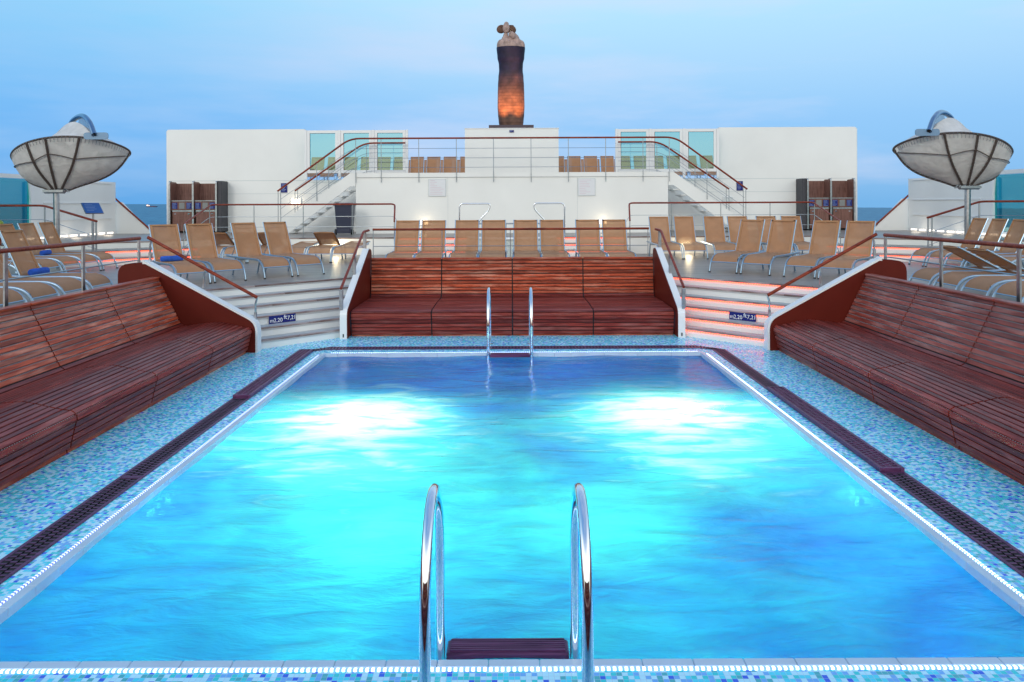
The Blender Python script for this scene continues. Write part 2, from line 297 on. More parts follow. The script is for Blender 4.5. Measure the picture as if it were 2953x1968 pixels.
def water():
    m, N, L, b = new_mat('churned lit pool water')
    g = N.new('ShaderNodeNewGeometry')
    def noise(scale, det, rough, dist, mscale, rot=0):
        mp = N.new('ShaderNodeMapping'); mp.inputs['Scale'].default_value = mscale; mp.inputs['Rotation'].default_value = (0, 0, rot); L.new(g.outputs['Position'], mp.inputs[0])
        n = N.new('ShaderNodeTexNoise'); n.inputs['Scale'].default_value = scale; n.inputs['Detail'].default_value = det; n.inputs['Roughness'].default_value = rough; n.inputs['Distortion'].default_value = dist
        L.new(mp.outputs[0], n.inputs['Vector']); return n
    big = noise(0.9, 3, 0.5, 0.6, (0.8, 1.0, 1), R(15))
    rip = noise(2.6, 4, 0.55, 0.5, (0.6, 1.7, 1), R(-12))
    fine = noise(9.0, 3, 0.55, 0.5, (0.8, 1.8, 1), R(10))
    h = N.new('ShaderNodeMath'); h.operation = 'MULTIPLY_ADD'; h.inputs[1].default_value = 0.22; L.new(fine.outputs['Fac'], h.inputs[0]); L.new(rip.outputs['Fac'], h.inputs[2])
    bp = N.new('ShaderNodeBump'); bp.inputs['Strength'].default_value = 0.5; bp.inputs['Distance'].default_value = 0.13; L.new(h.outputs[0], bp.inputs['Height'])
    # milky, aerated water: lets the lamps beneath shine through
    cr = N.new('ShaderNodeValToRGB'); cr.color_ramp.elements[0].position = 0.30; cr.color_ramp.elements[0].color = (0.050, 0.46, 0.70, 1)
    cr.color_ramp.elements[1].position = 0.70; cr.color_ramp.elements[1].color = (0.13, 0.92, 0.68, 1); L.new(big.outputs['Fac'], cr.inputs[0])
    # ripple shading put into the water colour as darker wave streaks
    st = N.new('ShaderNodeMapRange'); st.inputs['From Min'].default_value = 0.36; st.inputs['From Max'].default_value = 0.60; st.inputs['To Min'].default_value = 0.55; st.inputs['To Max'].default_value = 1.1
    L.new(rip.outputs['Fac'], st.inputs['Value'])
    ms = N.new('ShaderNodeMixRGB'); ms.blend_type = 'MULTIPLY'; ms.inputs[0].default_value = 0.5; L.new(cr.outputs[0], ms.inputs[1]); L.new(st.outputs[0], ms.inputs[2])
    # white foam boiling up over the two jets
    fo = None
    for jx, jy in ((-1.85, 9.1), (1.9, 9.3)):
        sb = N.new('ShaderNodeVectorMath'); sb.operation = 'SUBTRACT'; sb.inputs[1].default_value = (jx, jy, 0); L.new(g.outputs['Position'], sb.inputs[0])
        sl = N.new('ShaderNodeVectorMath'); sl.operation = 'MULTIPLY'; sl.inputs[1].default_value = (0.74, 0.50, 0); L.new(sb.outputs[0], sl.inputs[0])
        ln = N.new('ShaderNodeVectorMath'); ln.operation = 'LENGTH'; L.new(sl.outputs[0], ln.inputs[0])
        dn = N.new('ShaderNodeMath'); dn.operation = 'MULTIPLY_ADD'; dn.inputs[1].default_value = 3.4; L.new(rip.outputs['Fac'], dn.inputs[0]); L.new(ln.outputs['Value'], dn.inputs[2])
        mf = N.new('ShaderNodeMapRange'); mf.interpolation_type = 'SMOOTHSTEP'; mf.inputs['From Min'].default_value = 2.75; mf.inputs['From Max'].default_value = 1.75; L.new(dn.outputs[0], mf.inputs['Value'])
        if fo is None: fo = mf
        else:
            mxx = N.new('ShaderNodeMath'); mxx.operation = 'MAXIMUM'; L.new(fo.outputs[0], mxx.inputs[0]); L.new(mf.outputs[0], mxx.inputs[1]); fo = mxx
    wf = N.new('ShaderNodeMixRGB'); wf.inputs[2].default_value = (0.50, 0.95, 0.74, 1); L.new(fo.outputs[0], wf.inputs[0]); L.new(ms.outputs[0], wf.inputs[1])
    tl = N.new('ShaderNodeBsdfTranslucent'); L.new(wf.outputs[0], tl.inputs[0]); L.new(bp.outputs[0], tl.inputs['Normal'])
    df = N.new('ShaderNodeBsdfDiffuse'); df.inputs[0].default_value = (0.002, 0.055, 0.50, 1); L.new(bp.outputs[0], df.inputs['Normal'])
    m1 = N.new('ShaderNodeMixShader'); m1.inputs[0].default_value = 0.46; L.new(tl.outputs[0], m1.inputs[1]); L.new(df.outputs[0], m1.inputs[2])
    tr = N.new('ShaderNodeBsdfTransparent'); tr.inputs[0].default_value = (0.02, 0.22, 0.62, 1)
    m2 = N.new('ShaderNodeMixShader'); m2.inputs[0].default_value = 0.25; L.new(m1.outputs[0], m2.inputs[1]); L.new(tr.outputs[0], m2.inputs[2])
    gl = N.new('ShaderNodeBsdfGlossy'); gl.inputs['Roughness'].default_value = 0.10; bp2 = N.new('ShaderNodeBump'); bp2.inputs['Strength'].default_value = 0.25; bp2.inputs['Distance'].default_value = 0.10; L.new(h.outputs[0], bp2.inputs['Height']); L.new(bp2.outputs[0], gl.inputs['Normal'])
    fr = N.new('ShaderNodeFresnel'); fr.inputs[0].default_value = 1.25; L.new(bp2.outputs[0], fr.inputs['Normal'])
    m3 = N.new('ShaderNodeMixShader'); L.new(fr.outputs[0], m3.inputs[0]); L.new(m2.outputs[0], m3.inputs[1]); L.new(gl.outputs[0], m3.inputs[2])
    L.new(m3.outputs[0], N['Material Output'].inputs[0]); N.remove(b)
    return m
M['water'] = water()

def sea():
    m, N, L, b = new_mat('open sea')
    g = N.new('ShaderNodeNewGeometry')
    mp = N.new('ShaderNodeMapping'); mp.inputs['Scale'].default_value = (0.02, 0.006, 1); L.new(g.outputs['Position'], mp.inputs[0])
    n = N.new('ShaderNodeTexNoise'); n.inputs['Scale'].default_value = 3; n.inputs['Detail'].default_value = 10; n.inputs['Roughness'].default_value = 0.7; L.new(mp.outputs[0], n.inputs['Vector'])
    r = N.new('ShaderNodeValToRGB'); r.color_ramp.elements[0].position = 0.35; r.color_ramp.elements[0].color = (0.012, 0.11, 0.22, 1); r.color_ramp.elements[1].position = 0.68; r.color_ramp.elements[1].color = (0.08, 0.28, 0.42, 1)
    L.new(n.outputs['Fac'], r.inputs[0]); L.new(r.outputs[0], b.inputs['Base Color'])
    b.inputs['Roughness'].default_value = 0.45; b.inputs['IOR'].default_value = 1.2
    bp = N.new('ShaderNodeBump'); bp.inputs['Strength'].default_value = 0.9; bp.inputs['Distance'].default_value = 3.0; L.new(n.outputs['Fac'], bp.inputs['Height']); L.new(bp.outputs[0], b.inputs['Normal'])
    return m
M['sea'] = sea()

# ------------------------------------------------------------------ mesh helpers
class MB:
    def __init__(s): s.v = []; s.f = []
    def add(s, vs, fs):
        o = len(s.v); s.v += [tuple(v) for v in vs]; s.f += [tuple(i + o for i in f) for f in fs]; return s
    def box(s, x0, x1, y0, y1, z0, z1):
        return s.add([(x0,y0,z0),(x1,y0,z0),(x1,y1,z0),(x0,y1,z0),(x0,y0,z1),(x1,y0,z1),(x1,y1,z1),(x0,y1,z1)],
                     [(0,3,2,1),(4,5,6,7),(0,1,5,4),(1,2,6,5),(2,3,7,6),(3,0,4,7)])
    def cbox(s, x0, x1, y0, y1, z0, z1, c=0.01):
        """box with chamfered vertical + top edges"""
        pts = [(x0+c,y0),(x1-c,y0),(x1,y0+c),(x1,y1-c),(x1-c,y1),(x0+c,y1),(x0,y1-c),(x0,y0+c)]
        cx, cy = (x0+x1)/2, (y0+y1)/2
        inn = [(p[0] + (c if p[0] < cx else -c), p[1] + (c if p[1] < cy else -c)) for p in pts]
        vs = [(p[0],p[1],z0) for p in pts] + [(p[0],p[1],z1-c) for p in pts] + [(p[0],p[1],z1) for p in inn]
        fs = [tuple(range(7,-1,-1)), tuple(range(16,24))]
        for k in (0, 8):
            for i in range(8): j = (i+1) % 8; fs.append((k+i, k+j, k+j+8, k+i+8))
        return s.add(vs, fs)
    def prism(s, poly, a, b, axis='z'):
        def P(u, v, w): return {'z': (u, v, w), 'y': (u, w, v), 'x': (w, u, v)}[axis]
        n = len(poly)
        vs = [P(p[0], p[1], a) for p in poly] + [P(p[0], p[1], b) for p in poly]
        fs = [tuple(range(n-1, -1, -1)), tuple(range(n, 2*n))] + [(i, (i+1) % n, (i+1) % n + n, i + n) for i in range(n)]
        return s.add(vs, fs)
    def tube(s, pts, r, n=10, caps=True, rs=None, flat=1.0):
        pts = [Vector(p) for p in pts]; m = len(pts)
        T = []
        for i in range(m):
            a = pts[i] - pts[i-1] if i > 0 else pts[1] - pts[0]
            b = pts[i+1] - pts[i] if i < m-1 else pts[-1] - pts[-2]
            t = a.normalized() + b.normalized()
            T.append(t.normalized() if t.length > 1e-6 else a.normalized())
        up = Vector((0,0,1)) if abs(T[0].z) < 0.9 else Vector((0,1,0))
        u = T[0].cross(up).normalized()
        vs = []
        for i in range(m):
            u = (u - T[i]*u.dot(T[i])).normalized(); w = T[i].cross(u)
            k = 1.0
            if 0 < i < m-1:
                c = (pts[i]-pts[i-1]).normalized().dot(T[i]); k = 1/max(c, .6)
            rr = (rs[i] if rs else r)
            for j in range(n):
                a = 2*PI*j/n
                vs.append(pts[i] + u*math.cos(a)*rr*flat + w*math.sin(a)*rr)
        fs = []
        for i in range(m-1):
            for j in range(n):
                k = (j+1) % n; fs.append((i*n+j, i*n+k, (i+1)*n+k, (i+1)*n+j))
        if caps: fs += [tuple(range(n-1,-1,-1)), tuple(range((m-1)*n, m*n))]
        return s.add(vs, fs)
    def lathe(s, prof, cx=0, cy=0, n=20, sx=1, sy=1):
        vs = []; m = len(prof)
        for r, z in prof:
            for j in range(n):
                a = 2*PI*j/n; vs.append((cx + r*sx*math.cos(a), cy + r*sy*math.sin(a), z))
        fs = [(i*n+j, i*n+(j+1) % n, (i+1)*n+(j+1) % n, (i+1)*n+j) for i in range(m-1) for j in range(n)]
        fs += [tuple(range(n-1,-1,-1)), tuple(range((m-1)*n, m*n))]
        return s.add(vs, fs)
    def ell(s, c, r, rot=None, nu=14, nv=10):
        vs = []; fs = []
        for i in range(nv+1):
            t = PI*i/nv
            for j in range(nu):
                a = 2*PI*j/nu
                p = Vector((r[0]*math.sin(t)*math.cos(a), r[1]*math.sin(t)*math.sin(a), r[2]*math.cos(t)))
                if rot: p = rot @ p
                vs.append(p + Vector(c))
        for i in range(nv):
            for j in range(nu):
                k = (j+1) % nu; fs.append((i*nu+j, (i+1)*nu+j, (i+1)*nu+k, i*nu+k))
        return s.add(vs, fs)
    def sheet(s, grid, th=0.006):
        """rows of points -> thin shell"""
        m = len(grid); n = len(grid[0])
        top = [Vector(p) for row in grid for p in row]
        nor = []
        for i in range(m):
            for j in range(n):
                a = Vector(grid[min(i+1,m-1)][j]) - Vector(grid[max(i-1,0)][j]); b = Vector(grid[i][min(j+1,n-1)]) - Vector(grid[i][max(j-1,0)])
                c = a.cross(b); nor.append(c.normalized() if c.length > 1e-9 else Vector((0,0,1)))
        bot = [p - q*th for p, q in zip(top, nor)]
        fs = []
        for i in range(m-1):
            for j in range(n-1):
                a, b, c, d = i*n+j, i*n+j+1, (i+1)*n+j+1, (i+1)*n+j
                fs.append((a,b,c,d)); o = m*n; fs.append((d+o,c+o,b+o,a+o))
        o = m*n
        for j in range(n-1):
            fs.append((j+1, j, j+o, j+1+o)); k = (m-1)*n; fs.append((k+j, k+j+1, k+j+1+o, k+j+o))
        for i in range(m-1):
            a, b = i*n, (i+1)*n; fs.append((a, b, b+o, a+o)); a, b = i*n+n-1, (i+1)*n+n-1; fs.append((b, a, a+o, b+o))
        return s.add(top + bot, fs)
    def build(s, name, mat, parent=None, smooth=False, loc=None, rotz=0.0):
        me = bpy.data.meshes.new(name); me.from_pydata([tuple(v) for v in s.v], [], s.f); me.update()
        me.materials.append(mat if not isinstance(mat, str) else M[mat])
        if smooth:
            me.polygons.foreach_set('use_smooth', [True]*len(me.polygons))
            try: me.set_sharp_from_angle(angle=R(40))
            except Exception: pass
        o = bpy.data.objects.new(name, me); COL.objects.link(o)
        if parent: o.parent = parent
        if loc: o.location = loc
        if rotz: o.rotation_euler = (0, 0, rotz)
        return o

def fillet(pts, rad, seg=5):
    """round the inner corners of a polyline"""
    P = [Vector(p) for p in pts]; out = [P[0]]
    for i in range(1, len(P)-1):
        a = (P[i-1]-P[i]); b = (P[i+1]-P[i]); r = min(rad, a.length*.48, b.length*.48)
        p0 = P[i] + a.normalized()*r; p2 = P[i] + b.normalized()*r
        for k in range(seg+1):
            t = k/seg; out.append(p0*(1-t)**2 + P[i]*2*t*(1-t) + p2*t*t)
    out.append(P[-1]); return out

def tag(o, label=None, cat=None, group=None, kind=None):
    if label: o['label'] = label
    if cat: o['category'] = cat
    if group: o['group'] = group
    if kind: o['kind'] = kind
    return o
def thing(name, label, cat, loc=(0,0,0), rotz=0, group=None):
    o = bpy.data.objects.new(name, None); COL.objects.link(o); o.empty_display_size = .1
    o.location = loc; o.rotation_euler = (0,0,rotz)
    return tag(o, label, cat, group)
def struct(name, mb, mat, smooth=False):
    return tag(mb.build(name, mat, None, smooth), kind='structure')
def copy_tree(o, parent=None):
    c = o.copy(); COL.objects.link(c)
    if parent: c.parent = parent; c.matrix_parent_inverse = o.matrix_parent_inverse
    for ch in list(o.children): copy_tree(ch, c)
    return c
def strip(name, p0, p1, w, h, mat, parent=None):
    """light strip built along local x so its diodes are evenly spaced"""
    p0 = Vector(p0); p1 = Vector(p1); d = p1 - p0; L = d.length
    o = MB().box(0, L, -w/2, w/2, 0, h).build(name, mat, parent)
    o.location = p0; o.rotation_euler = (0, 0, math.atan2(d.y, d.x))
    return o
def text(name, body, size, mat, parent, loc, rot, depth=0.001):
    cu = bpy.data.curves.new(name, 'FONT'); cu.body = body; cu.size = size; cu.extrude = depth; cu.align_x = 'CENTER'; cu.align_y = 'CENTER'
    t = bpy.data.objects.new(name+'_tmp', cu); COL.objects.link(t)
    dg = bpy.context.evaluated_depsgraph_get()
    me = bpy.data.meshes.new_from_object(t.evaluated_get(dg)); bpy.data.objects.remove(t)
    me.materials.clear(); me.materials.append(M[mat])
    o = bpy.data.objects.new(name, me); COL.objects.link(o); o.parent = parent; o.location = loc; o.rotation_euler = rot
    return o
def lamp(kind, loc, energy, color, parent=None, size=0.1, name='lamp_light', rot=None, **k):
    d = bpy.data.lights.new(name, kind); d.energy = energy; d.color = color
    if kind == 'AREA': d.size = size
    else: d.shadow_soft_size = size
    for a, b in k.items(): setattr(d, a, b)
    o = bpy.data.objects.new(name, d); COL.objects.link(o); o.location = loc
    if rot: o.rotation_euler = rot
    if parent: o.parent = parent
    return o
ORD = ['first','second','third','fourth','fifth','sixth','seventh','eighth','ninth','tenth','eleventh']
SIDE = {-1: 'left', 1: 'right'}

# ------------------------------------------------------------------ levels
Z1, Z2, Z3 = 0.92, 1.454, 3.43
PX, PY0, PY1, WZ = 3.135, 4.266, 13.0, -0.05      # pool inner faces, water level
CX, CY0, CY1 = PX+.068, PY0-.068, PY1+.068         # coping outer edge
LX, LY0, LY1 = CX+.034, CY0-.034, CY1+.034         # light channel outer edge

# ------------------------------------------------------------------ sea + pool basin + floors
s = MB()
Rr = 9850; seg = 96
s.v = [(0,0,0)] + [(Rr*math.cos(2*PI*i/seg), Rr*math.sin(2*PI*i/seg), 0) for i in range(seg)]
s.f = [(0, i+1, (i+1) % seg + 1) for i in range(seg)]
o = struct('sea', s, 'sea'); o.location = (0, 0, -25); o.rotation_euler = (0, R(0.52), 0)

s = MB()
for x0,x1,y0,y1 in ((-7,-LX,-8,15.6),(LX,7,-8,15.6),(-LX,LX,-8,LY0),(-LX,LX,LY1,15.6)): s.box(x0,x1,y0,y1,-0.05,0)
struct('pool_deck', s, 'mosaic')
s = MB()
b0 = -1.7
s.box(-PX-.05,-PX-.004,PY0,PY1,b0,-.125).box(PX+.004,PX+.05,PY0,PY1,b0,-.125).box(-PX-.05,PX+.05,PY0-.05,PY0-.004,b0,-.125).box(-PX-.05,PX+.05,PY1+.004,PY1+.05,b0,-.125).box(-PX-.05,PX+.05,PY0-.05,PY1+.05,b0-.05,b0)
struct('pool_basin', s, 'basin')
# water surface, gently heaped over the two jets
s = MB(); nx, ny = 90, 120
JET = [(-1.75, 9.6), (1.85, 9.7)]
random.seed(3)
for j in range(ny+1):
    for i in range(nx+1):
        x = -PX + 2*PX*i/nx; y = PY0 + (PY1-PY0)*j/ny
        z = 0
        for jx, jy in JET:
            d2 = ((x-jx)/0.75)**2 + ((y-jy)/0.7)**2
            z += 0.045*math.exp(-d2)
        z += 0.006*math.sin(3.1*x+1.7*y) + 0.005*math.sin(-2.2*x+4.3*y+1) + .004*math.sin(6.1*x+3.3*y)
        s.v.append((x, y, z))
for j in range(ny):
    for i in range(nx):
        a = j*(nx+1)+i; s.f.append((a, a+1, a+nx+2, a+nx+1))
o = struct('pool_water', s, 'water', True); o.location = (0,0,WZ)
for jx, jy in JET:
    h = thing('underwater_lamp', 'pool lamp glowing white under the %s churned water' % ('left' if jx < 0 else 'right'), 'pool lamp', (jx, jy+.2, b0), 0, 'underwater lamps in the pool')
    MB().lathe([(.02,0),(.16,0),(.17,.03),(.13,.06),(.02,.06)]).build('housing', 'steel', h, True)
    lf = jx < 0
    lamp('SPOT', (.12 if jx > 0 else -.12,-.3,.62), 500, (0.92,1.0,0.80), h, .22, rot=(R(196),0,0), spot_size=R(165), spot_blend=1.0)
    lamp('POINT', (-.10*jx,-2.2,.95), 98 if lf else 78, (0.60,1.0,0.60), h, .4)  # added turquoise fills spreading the lamp glow, no fittings of their own
    lamp('POINT', (-.42*jx if lf else -.6*jx,-3.75,.95), 118 if lf else 58, (0.48,1.0,0.64), h, .4)
    for bx_, by_, e in (((-1.1,-4.4,12),(-.9,-2.0,8),(1.2,1.9,16)) if lf else ((1.0,-4.3,24),(1.15,-2.2,14),(-1.0,1.9,16),(-.7,-4.2,9))):  # added blue fill lights tinting the pool edges, no fittings there
        lamp('POINT', (bx_, by_, .8), e, (0.05,0.26,1.0), h, .4)

# coping: 0.28 m tiles with fine joints
cp = thing('pool_coping', 'pale tiled coping rim round the whole swimming pool', 'pool coping')
def tiles(x0, x1, y0, y1, along):
    s = MB(); L = (x1-x0) if along == 'x' else (y1-y0); n = max(1, round(L/.28)); st = L/n
    for i in range(n):
        if along == 'x': s.cbox(x0+i*st+.0015, x0+(i+1)*st-.0015, y0, y1, -.12, .006, .004)
        else: s.cbox(x0, x1, y0+i*st+.0015, y0+(i+1)*st-.0015, -.12, .006, .004)
    return s
tiles(-CX, CX, CY0, PY0, 'x').build('coping_run', 'coping', cp)
tiles(-CX, CX, PY1, CY1, 'x').build('coping_run', 'coping', cp)
tiles(-CX, -PX, PY0+.001, PY1-.001, 'y').build('coping_run', 'coping', cp)
tiles(PX, CX, PY0+.001, PY1-.001, 'y').build('coping_run', 'coping', cp)
MB().box(-LX,LX,LY0,CY0,-.05,-.008).box(-LX,LX,CY1,LY1,-.05,-.008).box(-LX,-CX,CY0,CY1,-.05,-.008).box(CX,LX,CY0,CY1,-.05,-.008).build('light_channel', 'coping', cp)
for nm, a, b, mt in (('near', (-LX, LY0+.017, -.006), (LX, LY0+.017, -.006), 'ledpool'), ('far', (-CX+.15, LY1-.017, -.006), (CX-.1, LY1-.017, -.006), 'ledpool'),
                     ('left', (-LX+.017, CY0, -.006), (-LX+.017, CY1-.15, -.006), 'ledside'), ('right', (LX-.017, CY0, -.006), (LX-.017, CY1-.15, -.006), 'ledpool')):
    o = strip('light_strip', a, b, .017, .012, M[mt])
    tag(o, 'glowing bluish white light strip along the %s edge of the pool' % nm, 'light strip', 'light strips round the pool')

# ------------------------------------------------------------------ gratings
def grating(y0, y1, sx, x0, x1, raised, label, group='wooden drain gratings'):
    t = thing('drain_grating', label, 'drain grating', ((x0+x1)/2*sx, y0, 0), 0, group)
    w = (x1-x0); zt = 0.045 if raised else 0.010; zb = 0.004
    L = y1-y0-.006; e = .032 if not raised else .036
    s = MB().cbox(-w/2, -w/2+e, 0, L, zb, zt, .004).cbox(w/2-e, w/2, 0, L, zb, zt, .004).cbox(-w/2+e, w/2-e, 0, .03, zb, zt, .003).cbox(-w/2+e, w/2-e, L-.03, L, zb, zt, .003)
    s.build('frame', 'grate', t)
    s = MB(); iw = w-2*e; cw = iw/3
    for k in (1, 2): s.box(-iw/2+k*cw-.006, -iw/2+k*cw+.006, .03, L-.03, zb, zt-.006)
    p = 0.056; n = int((L-.06)/p)
    for i in range(n):
        for k in range(3):
            y = .03 + (i+.5*(k % 2))*p
            s.box(-iw/2+k*cw+.004, -iw/2+(k+1)*cw-.004, y, y+.020, zb, zt-.004)
    s.build('lattice', 'grate', t)
    MB().box(-iw/2, iw/2, .03, L-.03, .001, .003).build('drain_channel', 'dark', t)
    return t
GL = [1.0, 4.1, 7.14, 10.05, 13.22]; GR = [1.0, 4.1, 7.19, 10.4, 13.22]
for sx, G, rz in ((-1, GL, 3), (1, GR, 2)):
    for i in range(4):
        wh = ['nearest the camera', 'second from the camera', 'third from the camera', 'farthest from the camera'][i]
        grating(G[i], G[i+1], sx, 3.386, 3.615, i == rz, '%s wooden drain grating along the %s pool side, %s' % ('raised' if i == rz else 'flush', SIDE[sx], wh))
t = thing('drain_grating', 'long dark drain grating across the far pool end', 'drain grating', (0,13.36,0), 0, 'wooden drain gratings')
s = MB().cbox(-3.2,3.2,0,.05,.004,.012,.003).cbox(-3.2,3.2,.20,.25,.004,.012,.003); s.build('frame', 'grate', t)
s = MB()
for i in range(114): s.box(-3.18+i*.056, -3.18+i*.056+.026, .05, .20, .004, .010)
s.build('lattice', 'grate', t); MB().box(-3.2,3.2,.05,.2,.001,.003).build('drain_channel', 'dark', t)
for sx in (-1, 1):
    t = thing('drain_grating', 'short diagonal drain grating at the far %s pool corner' % SIDE[sx], 'drain grating', (0,0,0), 0, 'wooden drain gratings')
    P = [(3.615*sx,13.23),(3.205*sx,13.61),(3.205*sx,13.37),(3.386*sx,13.23)]
    MB().prism(P, .002, .009).build('frame', 'grate', t)
    s = MB()
    for k in range(6):
        a = (k+.5)/6.5
        p = Vector((P[0][0]*(1-a)+P[1][0]*a, P[0][1]*(1-a)+P[1][1]*a)); q = Vector((P[3][0]*(1-a)+P[2][0]*a, P[3][1]*(1-a)+P[2][1]*a))
        d = (q-p); p = p+d*.2; q = q-d*.2; s.tube([(p.x,p.y,.010),(q.x,q.y,.010)], .009, 6)
    s.build('slots', 'dark', t)

# ------------------------------------------------------------------ decks (middle, platform, upper)
s = MB()
s.prism([(-3.2,17.0),(3.2,17.0),(3.2,24.35),(-3.2,24.35)], .02, Z1)
for sx in (-1,1):
    P = [(3.2,17.05),(3.2,24.35),(14.6,24.35),(14.6,.5),(6.05,.5),(6.05,13.39),(6.85,13.39)]
    s.prism([(x*sx,y) for x,y in (P if sx > 0 else P[::-1])], .02, Z1)
struct('middle_deck', s, 'deck')
EDGE = [(9.3,24.3),(10.5,22.6),(12.6,21.3),(14.6,20.4)]
poly = [(-x,y) for x,y in EDGE[::-1]] + EDGE + [(14.6,31),(-14.6,31)]
struct('platform_base', MB().prism(poly, Z1-.02, Z2-.035), 'white')
struct('platform_deck', MB().prism(poly, Z2-.034, Z2), 'deck')

def nosing(parent, p0, p1, z, over=0.02, joints=True, name='nosing'):
    """grey wooden edge board along a step, slightly proud of the riser"""
    p0 = Vector((*p0,0)); p1 = Vector((*p1,0)); d = p1-p0; L = d.length
    n = max(1, round(L/.9)); s = MB()
    for i in range(n):
        s.cbox(i*L/n+.004, (i+1)*L/n-.004, -over*.7, .055, -.028, .004, .005)
    o = s.build(name, 'nosing', parent); o.location = (p0.x, p0.y, z); o.rotation_euler = (0,0,math.atan2(d.y,d.x))
    return o
t = thing('platform_edging', 'grey wooden nosing along the platform edge below the white deckhouse', 'deck edging')
pe = [(-x,y) for x,y in EDGE[::-1]] + EDGE
for a, b in zip(pe[:-1], pe[1:]): nosing(t, a, b, Z2)

# corner stairs down to the pool
for sx in (-1, 1):
    t = thing('corner_stair', 'six white steps with %s beside the %s end of the far bench' % ('grey wooden nosings' if sx < 0 else 'glowing orange strips', SIDE[sx]), 'stairs', (0,0,0), 0, 'corner stairs from the pool')
    for i in range(6):
        c = 17.84 + .48*i; c2 = c+.48; z = Z1/6*(i+1)
        a = (-(c-13.39), 13.39); b = (-3.2, c-3.2); b2 = (-3.2, c2-3.2); a2 = (-(c2-13.39), 13.39)
        z0 = 0.0 if i < 5 else .02
        if i < 5:
            poly = [a, b, b2, a2]; poly = [(-x*sx, y) for x, y in poly]
            if sx > 0: poly = poly[::-1]
            MB().prism(poly, z0, z-.03).build('riser', 'white', t)
            poly2 = poly
            MB().prism(poly2, z-.029, z-.002).build('tread', 'tread', t)
        else:
            poly = [a, b, (b[0], b[1]+.012), (a[0]-.012, a[1])]; poly = [(-x*sx, y) for x, y in poly]
            if sx > 0: poly = poly[::-1]
            MB().prism(poly, z0, z-.03).build('riser', 'white', t)
        if sx < 0: nosing(t, a, b, z)
        else: nosing(t, (-b[0], b[1]), (-a[0], a[1]), z)
        # strip sits under the nosing, in front of the riser
        k = .011
        if sx < 0: q0 = (a[0]+k, a[1]-k, z-.048); q1 = (b[0]+k, b[1]-k, z-.048)
        else: q0 = (-b[0]-k, b[1]-k, z-.048); q1 = (-a[0]-k, a[1]-k, z-.048)
        lit = sx > 0 and i != 4
        strip('light_strip', q0, q1, .010, .012, M['ledred'] if lit else M['ledoff'], t)
    # depth sign on the third riser
    cx, cy, cz = (4.29*sx, 14.5, .375); k = .012
    sg = thing('depth_sign', 'navy depth sign reading m 2,20 ft 7,21 on the %s corner stair' % SIDE[sx], 'sign', (cx - k*sx, cy-k, cz), R(45)*(-sx), 'depth signs on the stairs')
    MB().box(-.27,.27,-.006,0,-.075,.075).build('sign_plate', 'sign', sg)
    for body, x, dz in (('m', -.215, -.02), ('2,20', -.09, -.022), ('ft', .055, .022), ('7,21', .185, 0.0)):
        text('lettering', body, .105 if body != 'ft' else .115, 'ink', sg, (x, -.0075, dz+.005), (PI/2, 0, 0))

# platform steps: two in the middle, one pair on each side
def step_run(t, p0, p1, depth, z0, z1, lit):
    d = Vector(p1)-Vector(p0); n = Vector((-d.y, d.x)).normalized()*depth
    poly = [tuple(p0), tuple(p1), (p1[0]+n.x, p1[1]+n.y), (p0[0]+n.x, p0[1]+n.y)]
    MB().prism(poly, z0, z1-.03).build('riser', 'white', t); MB().prism(poly, z1-.029, z1-.002).build('tread', 'deck', t)
    nosing(t, p0, p1, z1)
    u = Vector((d.y, -d.x)).normalized()*.014
    strip('light_strip', (p0[0]+u.x, p0[1]+u.y, z1-.048), (p1[0]+u.x, p1[1]+u.y, z1-.048), .010, .012, M['ledred'] if lit else M['ledoff'], t)
h1, h2 = Z1+(Z2-Z1)/3, Z1+2*(Z2-Z1)/3
for sx in (-1, 1):
    t = thing('platform_steps', 'low steps with glowing orange strips just %s of the whirlpool tub' % SIDE[sx], 'steps', (0,0,0), 0, 'lit steps up to the platform')
    xa, xb = sorted((1.4*sx, 3.5*sx))
    step_run(t, (xa,23.25), (xb,23.25), .5, Z1, h1, True); step_run(t, (xa,23.77), (xb,23.77), .5, Z1, h2, True)
    strip('light_strip', (xa, 24.27, Z2-.05), (xb, 24.27, Z2-.05), .01, .012, M['ledred'], t)
    t = thing('platform_steps', 'low diagonal steps with glowing orange strips near the %s canopy pole' % SIDE[sx], 'steps', (0,0,0), 0, 'lit steps up to the platform')
    A, B, C, D = (9.0,22.3), (11.75,20.35), (8.7,21.75), (11.4,19.8)
    A2, B2 = (9.6,23.6), (12.6,21.2)
    for (p, q, hh) in ((A, B, h2), (C, D, h1)):
        if sx < 0: step_run(t, (-q[0],q[1]), (-p[0],p[1]), .6 if hh == h1 else 1.1, Z1, hh, True)
        else: step_run(t, p, q, .6 if hh == h1 else 1.1, Z1, hh, True)

